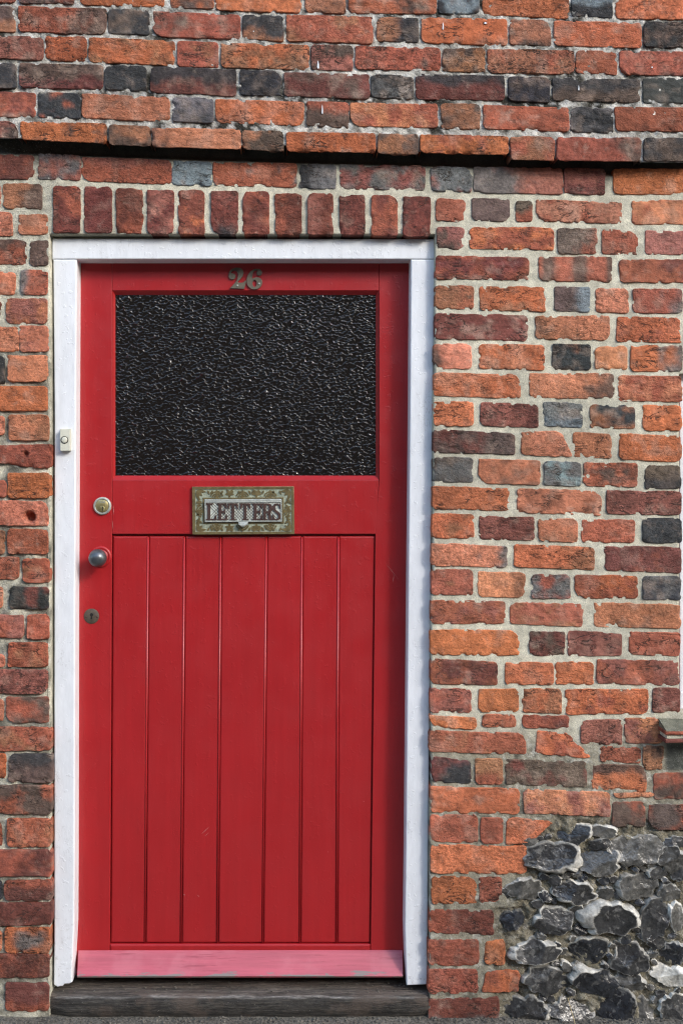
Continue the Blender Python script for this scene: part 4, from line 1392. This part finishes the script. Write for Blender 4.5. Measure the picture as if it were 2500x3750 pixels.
# ------------------------------------------------------------------ threshold
nx = 220
xs_ = np.linspace(272, 2466, nx)
ztop = 0.0585
prof = [(0.150, ztop - 0.007), (0.09, ztop - 0.006), (0.05, ztop - 0.003), (0.025, ztop), (0.010, ztop), (0.003, ztop - 0.0015), (-0.001, ztop - 0.005), (-0.003, ztop - 0.016), (-0.003, 0.030), (-0.001, 0.018), (0.004, 0.006), (0.012, -0.01)]
V_, C_, F_ = [], [], []
for i, zx in enumerate(xs_):
    x = (zx - XC) * S
    dl = abs(zx - 272) * S; dr = abs(zx - 2466) * S
    rot_ = math.exp(-dl / 0.03) * 0.014 + math.exp(-dr / 0.02) * 0.006
    for q, (y, z) in enumerate(prof):
        n1 = float(fbm(np.array([x * 0.35]), np.array([z + y]), 55, 81, 4)[0]) * 0.0035
        n2 = float(fbm(np.array([x]), np.array([y * 3 + z]), 22, 82, 3)[0]) * 0.0020
        front = q >= 5
        V_.append((x, y + ((n1 * 1.3 + n2) if front else 0) + (rot_ if front else 0), z + (n1 * 0.6 + n2 if q > 1 else 0) - (rot_ * 0.6 if 3 < q < 9 else 0)))
        worn = 1.0 if q == 5 else 0.0
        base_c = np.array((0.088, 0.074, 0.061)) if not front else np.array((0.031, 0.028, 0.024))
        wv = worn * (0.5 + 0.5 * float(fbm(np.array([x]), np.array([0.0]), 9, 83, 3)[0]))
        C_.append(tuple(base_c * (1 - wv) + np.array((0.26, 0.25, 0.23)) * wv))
m_ = len(prof)
for i in range(nx - 1):
    for q in range(m_ - 1):
        a = i * m_ + q
        F_.append((a, a + 1, a + m_ + 1, a + m_))
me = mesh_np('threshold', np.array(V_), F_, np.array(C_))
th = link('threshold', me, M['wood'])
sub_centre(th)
th['label'] = 'dark weathered timber threshold step below the red door'
th['category'] = 'threshold'
th['kind'] = 'thing'

# ------------------------------------------------------------------ window at the right edge
win = thing('window', 'white painted window at the right edge above the tiled sill', 'window', P(3960, 4075, 0.03))
board_poly('window_jamb', [(3898, 2150), (4040, 2150), (4040, 3970), (3898, 3970)], 0.030, 0.10, M['white'], win, 0.003)
board_poly('window_sill_rail', [(3898, 3972), (4040, 3972), (4040, 4072), (3898, 4072)], 0.026, 0.10, M['white'], win, 0.003)
sill = thing('window_sill', 'brick red double tile window sill with grey mortar top beside the wall edge', 'window sill', P(3900, 4270, -0.03))
SD = -0.058


def sill_layer(name, zt, zb, y_front, mat, jitter, colour, xl=3822, slope=0.0):
    zt_w, zb_w = P(0, zt, y_front).z, P(0, zb, y_front).z
    xw = P(xl, 0, y_front).x
    nx, prof = 14, [(0.06, zt_w + slope), (0.02, zt_w + slope * 0.8), (y_front + 0.003, zt_w), (y_front, zt_w - 0.002), (y_front, (zt_w + zb_w) / 2), (y_front, zb_w + 0.002), (y_front + 0.003, zb_w), (0.06, zb_w)]
    V, F = [], []
    for i in range(nx):
        x = xw + 0.12 * i / (nx - 1)
        for q, (y, z) in enumerate(prof):
            j = float(fbm(np.array([x]), np.array([z + y]), 60, jitter, 2)[0])
            V.append((x, y + j * 0.0012, z + j * 0.0008))
    m_ = len(prof)
    for i in range(nx - 1):
        for q in range(m_):
            a, b = i * m_ + q, i * m_ + (q + 1) % m_
            F.append((a, b, b + m_, a + m_))
    F.append(tuple(range(m_ - 1, -1, -1)))
    me = mesh_np(name, np.array(V), F, np.tile(np.array(colour), (len(V), 1)), smooth=False)
    o = part(name, me, mat, sill); sub_centre(o)


sill_layer('tile', 4246, 4268, SD, M['brick'], 91, (*PAL['P'], 1), 3820)
sill_layer('mortar_bed', 4222, 4245, SD + 0.006, M['mortar'], 92, (*CEM, .4), 3826)
sill_layer('tile', 4202, 4221, SD - 0.001, M['brick'], 93, (*PAL['R'], 1), 3821)
sill_layer('mortar_flaunching', 4196, 4201.5, SD + 0.002, M['mortar'], 94, (*np.array(lin(116, 114, 98)), .5), 3824, 0.030)

# ------------------------------------------------------------------ grit along the wall foot
bm = bmesh.new()
for i in range(900):
    x = rnd.uniform(-0.84, 1.10); y = -abs(rnd.gauss(0, 0.035)) + (0.0 if rnd.random() < .8 else 0.01)
    r = rnd.uniform(0.0012, 0.0045)
    mtx = bmesh.ops.create_icosphere(bm, subdivisions=1, radius=r)
    sx, sy, sz = rnd.uniform(.7, 1.4), rnd.uniform(.7, 1.3), rnd.uniform(.5, .9)
    for v in mtx['verts']:
        v.co = Vector((v.co.x * sx * rnd.uniform(.85, 1.1) + x, v.co.y * sy + y, max(0.0, v.co.z * sz + r * 0.4)))
for i in range(140):
    x = rnd.uniform(-0.66, 0.35); y = rnd.uniform(0.015, 0.075)
    r = rnd.uniform(0.0008, 0.0026)
    mtx = bmesh.ops.create_icosphere(bm, subdivisions=1, radius=r)
    for v in mtx['verts']:
        v.co = Vector((v.co.x * 1.3 + x, v.co.y + y, v.co.z * .7 + 0.0605))
grit = from_bm('grit', bm, M['ground'], None)
grit['kind'] = 'stuff'
grit['label'] = 'small grey grit gathered along the foot of the wall'

# a dry stalk leaning on the flints
bm = bmesh.new()
pts = [P(3258, 5730, -0.030), P(3268, 5772, -0.034), P(3285, 5828, -0.040), P(3300, 5885, -0.046)]
rings = []
for k, p_ in enumerate(pts):
    r = 0.0010 - 0.0001 * (3 - k)
    rings.append([bm.verts.new(p_ + Vector((r * math.cos(t), r * math.sin(t), 0))) for t in (0, 1.26, 2.51, 3.77, 5.03)])
for A, Bq in zip(rings, rings[1:]):
    for i in range(5):
        bm.faces.new((A[i], A[(i + 1) % 5], Bq[(i + 1) % 5], Bq[i]))
straw = from_bm('dry_stalk', bm, mat_paint('straw', (0.52, 0.40, 0.20), 0.7), None, True)
straw['label'] = 'thin dry straw stalk leaning against the flints'
straw['category'] = 'stalk'

# lime splashes on the upper bricks
for zx, zy, ww, hh in ((1826, 372, 11, 46), (1850, 628, 8, 54), (2542, 150, 7, 42), (2785, 132, 18, 10), (1456, 180, 6, 6), (3740, 386, 8, 8), (3320, 505, 6, 30)):
    lp_ = [(zx - ww * .2, zy - hh / 2), (zx + ww * .3, zy - hh * .2), (zx + ww / 2, zy + hh * .35), (zx, zy + hh / 2), (zx - ww / 2, zy + hh * .3), (zx - ww * .3, zy - hh * .1)]
    filled('lime_splash', [smooth_loop(lp_, 3)], UP - 0.0012, 0.0012, M['white'], wall)

# nicks and scratches in the door paint
M['scratch'] = mat_paint('bared_paint', (0.55, 0.27, 0.25), 0.6)
for x0, y0, x1, y1, w_, dd in ((2262, 3300, 2254, 3345, 2.2, 0), (2205, 3225, 2290, 3330, 1.2, 0), (1155, 4790, 1205, 4745, 1.8, .0066), (1175, 4802, 1200, 4780, 1.3, .0066), (1052, 5135, 1066, 5141, 3, .0060), (1134, 5142, 1146, 5148, 3, .0060),
                           (652, 2900, 653, 2960, 2.0, 0), (648, 2990, 650, 3046, 1.6, 0), (1490, 2800, 1560, 2806, 1.2, 0), (1330, 3260, 1336, 3263, 3, .0068), (1880, 4890, 1886, 4894, 2.5, .0060), (2085, 4600, 2090, 4604, 3, .0055), (620, 3420, 624, 3424, 3, 0)):
    n_ = Vector((y1 - y0, x0 - x1)); n_.normalize(); n_ *= w_ / 2
    lp_ = [(x0, y0), ((x0 + x1) / 2 + n_.x, (y0 + y1) / 2 + n_.y), (x1, y1), ((x0 + x1) / 2 - n_.x, (y0 + y1) / 2 - n_.y)]
    filled('scratch', [lp_], DY + dd - 0.0001, 0.0003, M['scratch'], door)
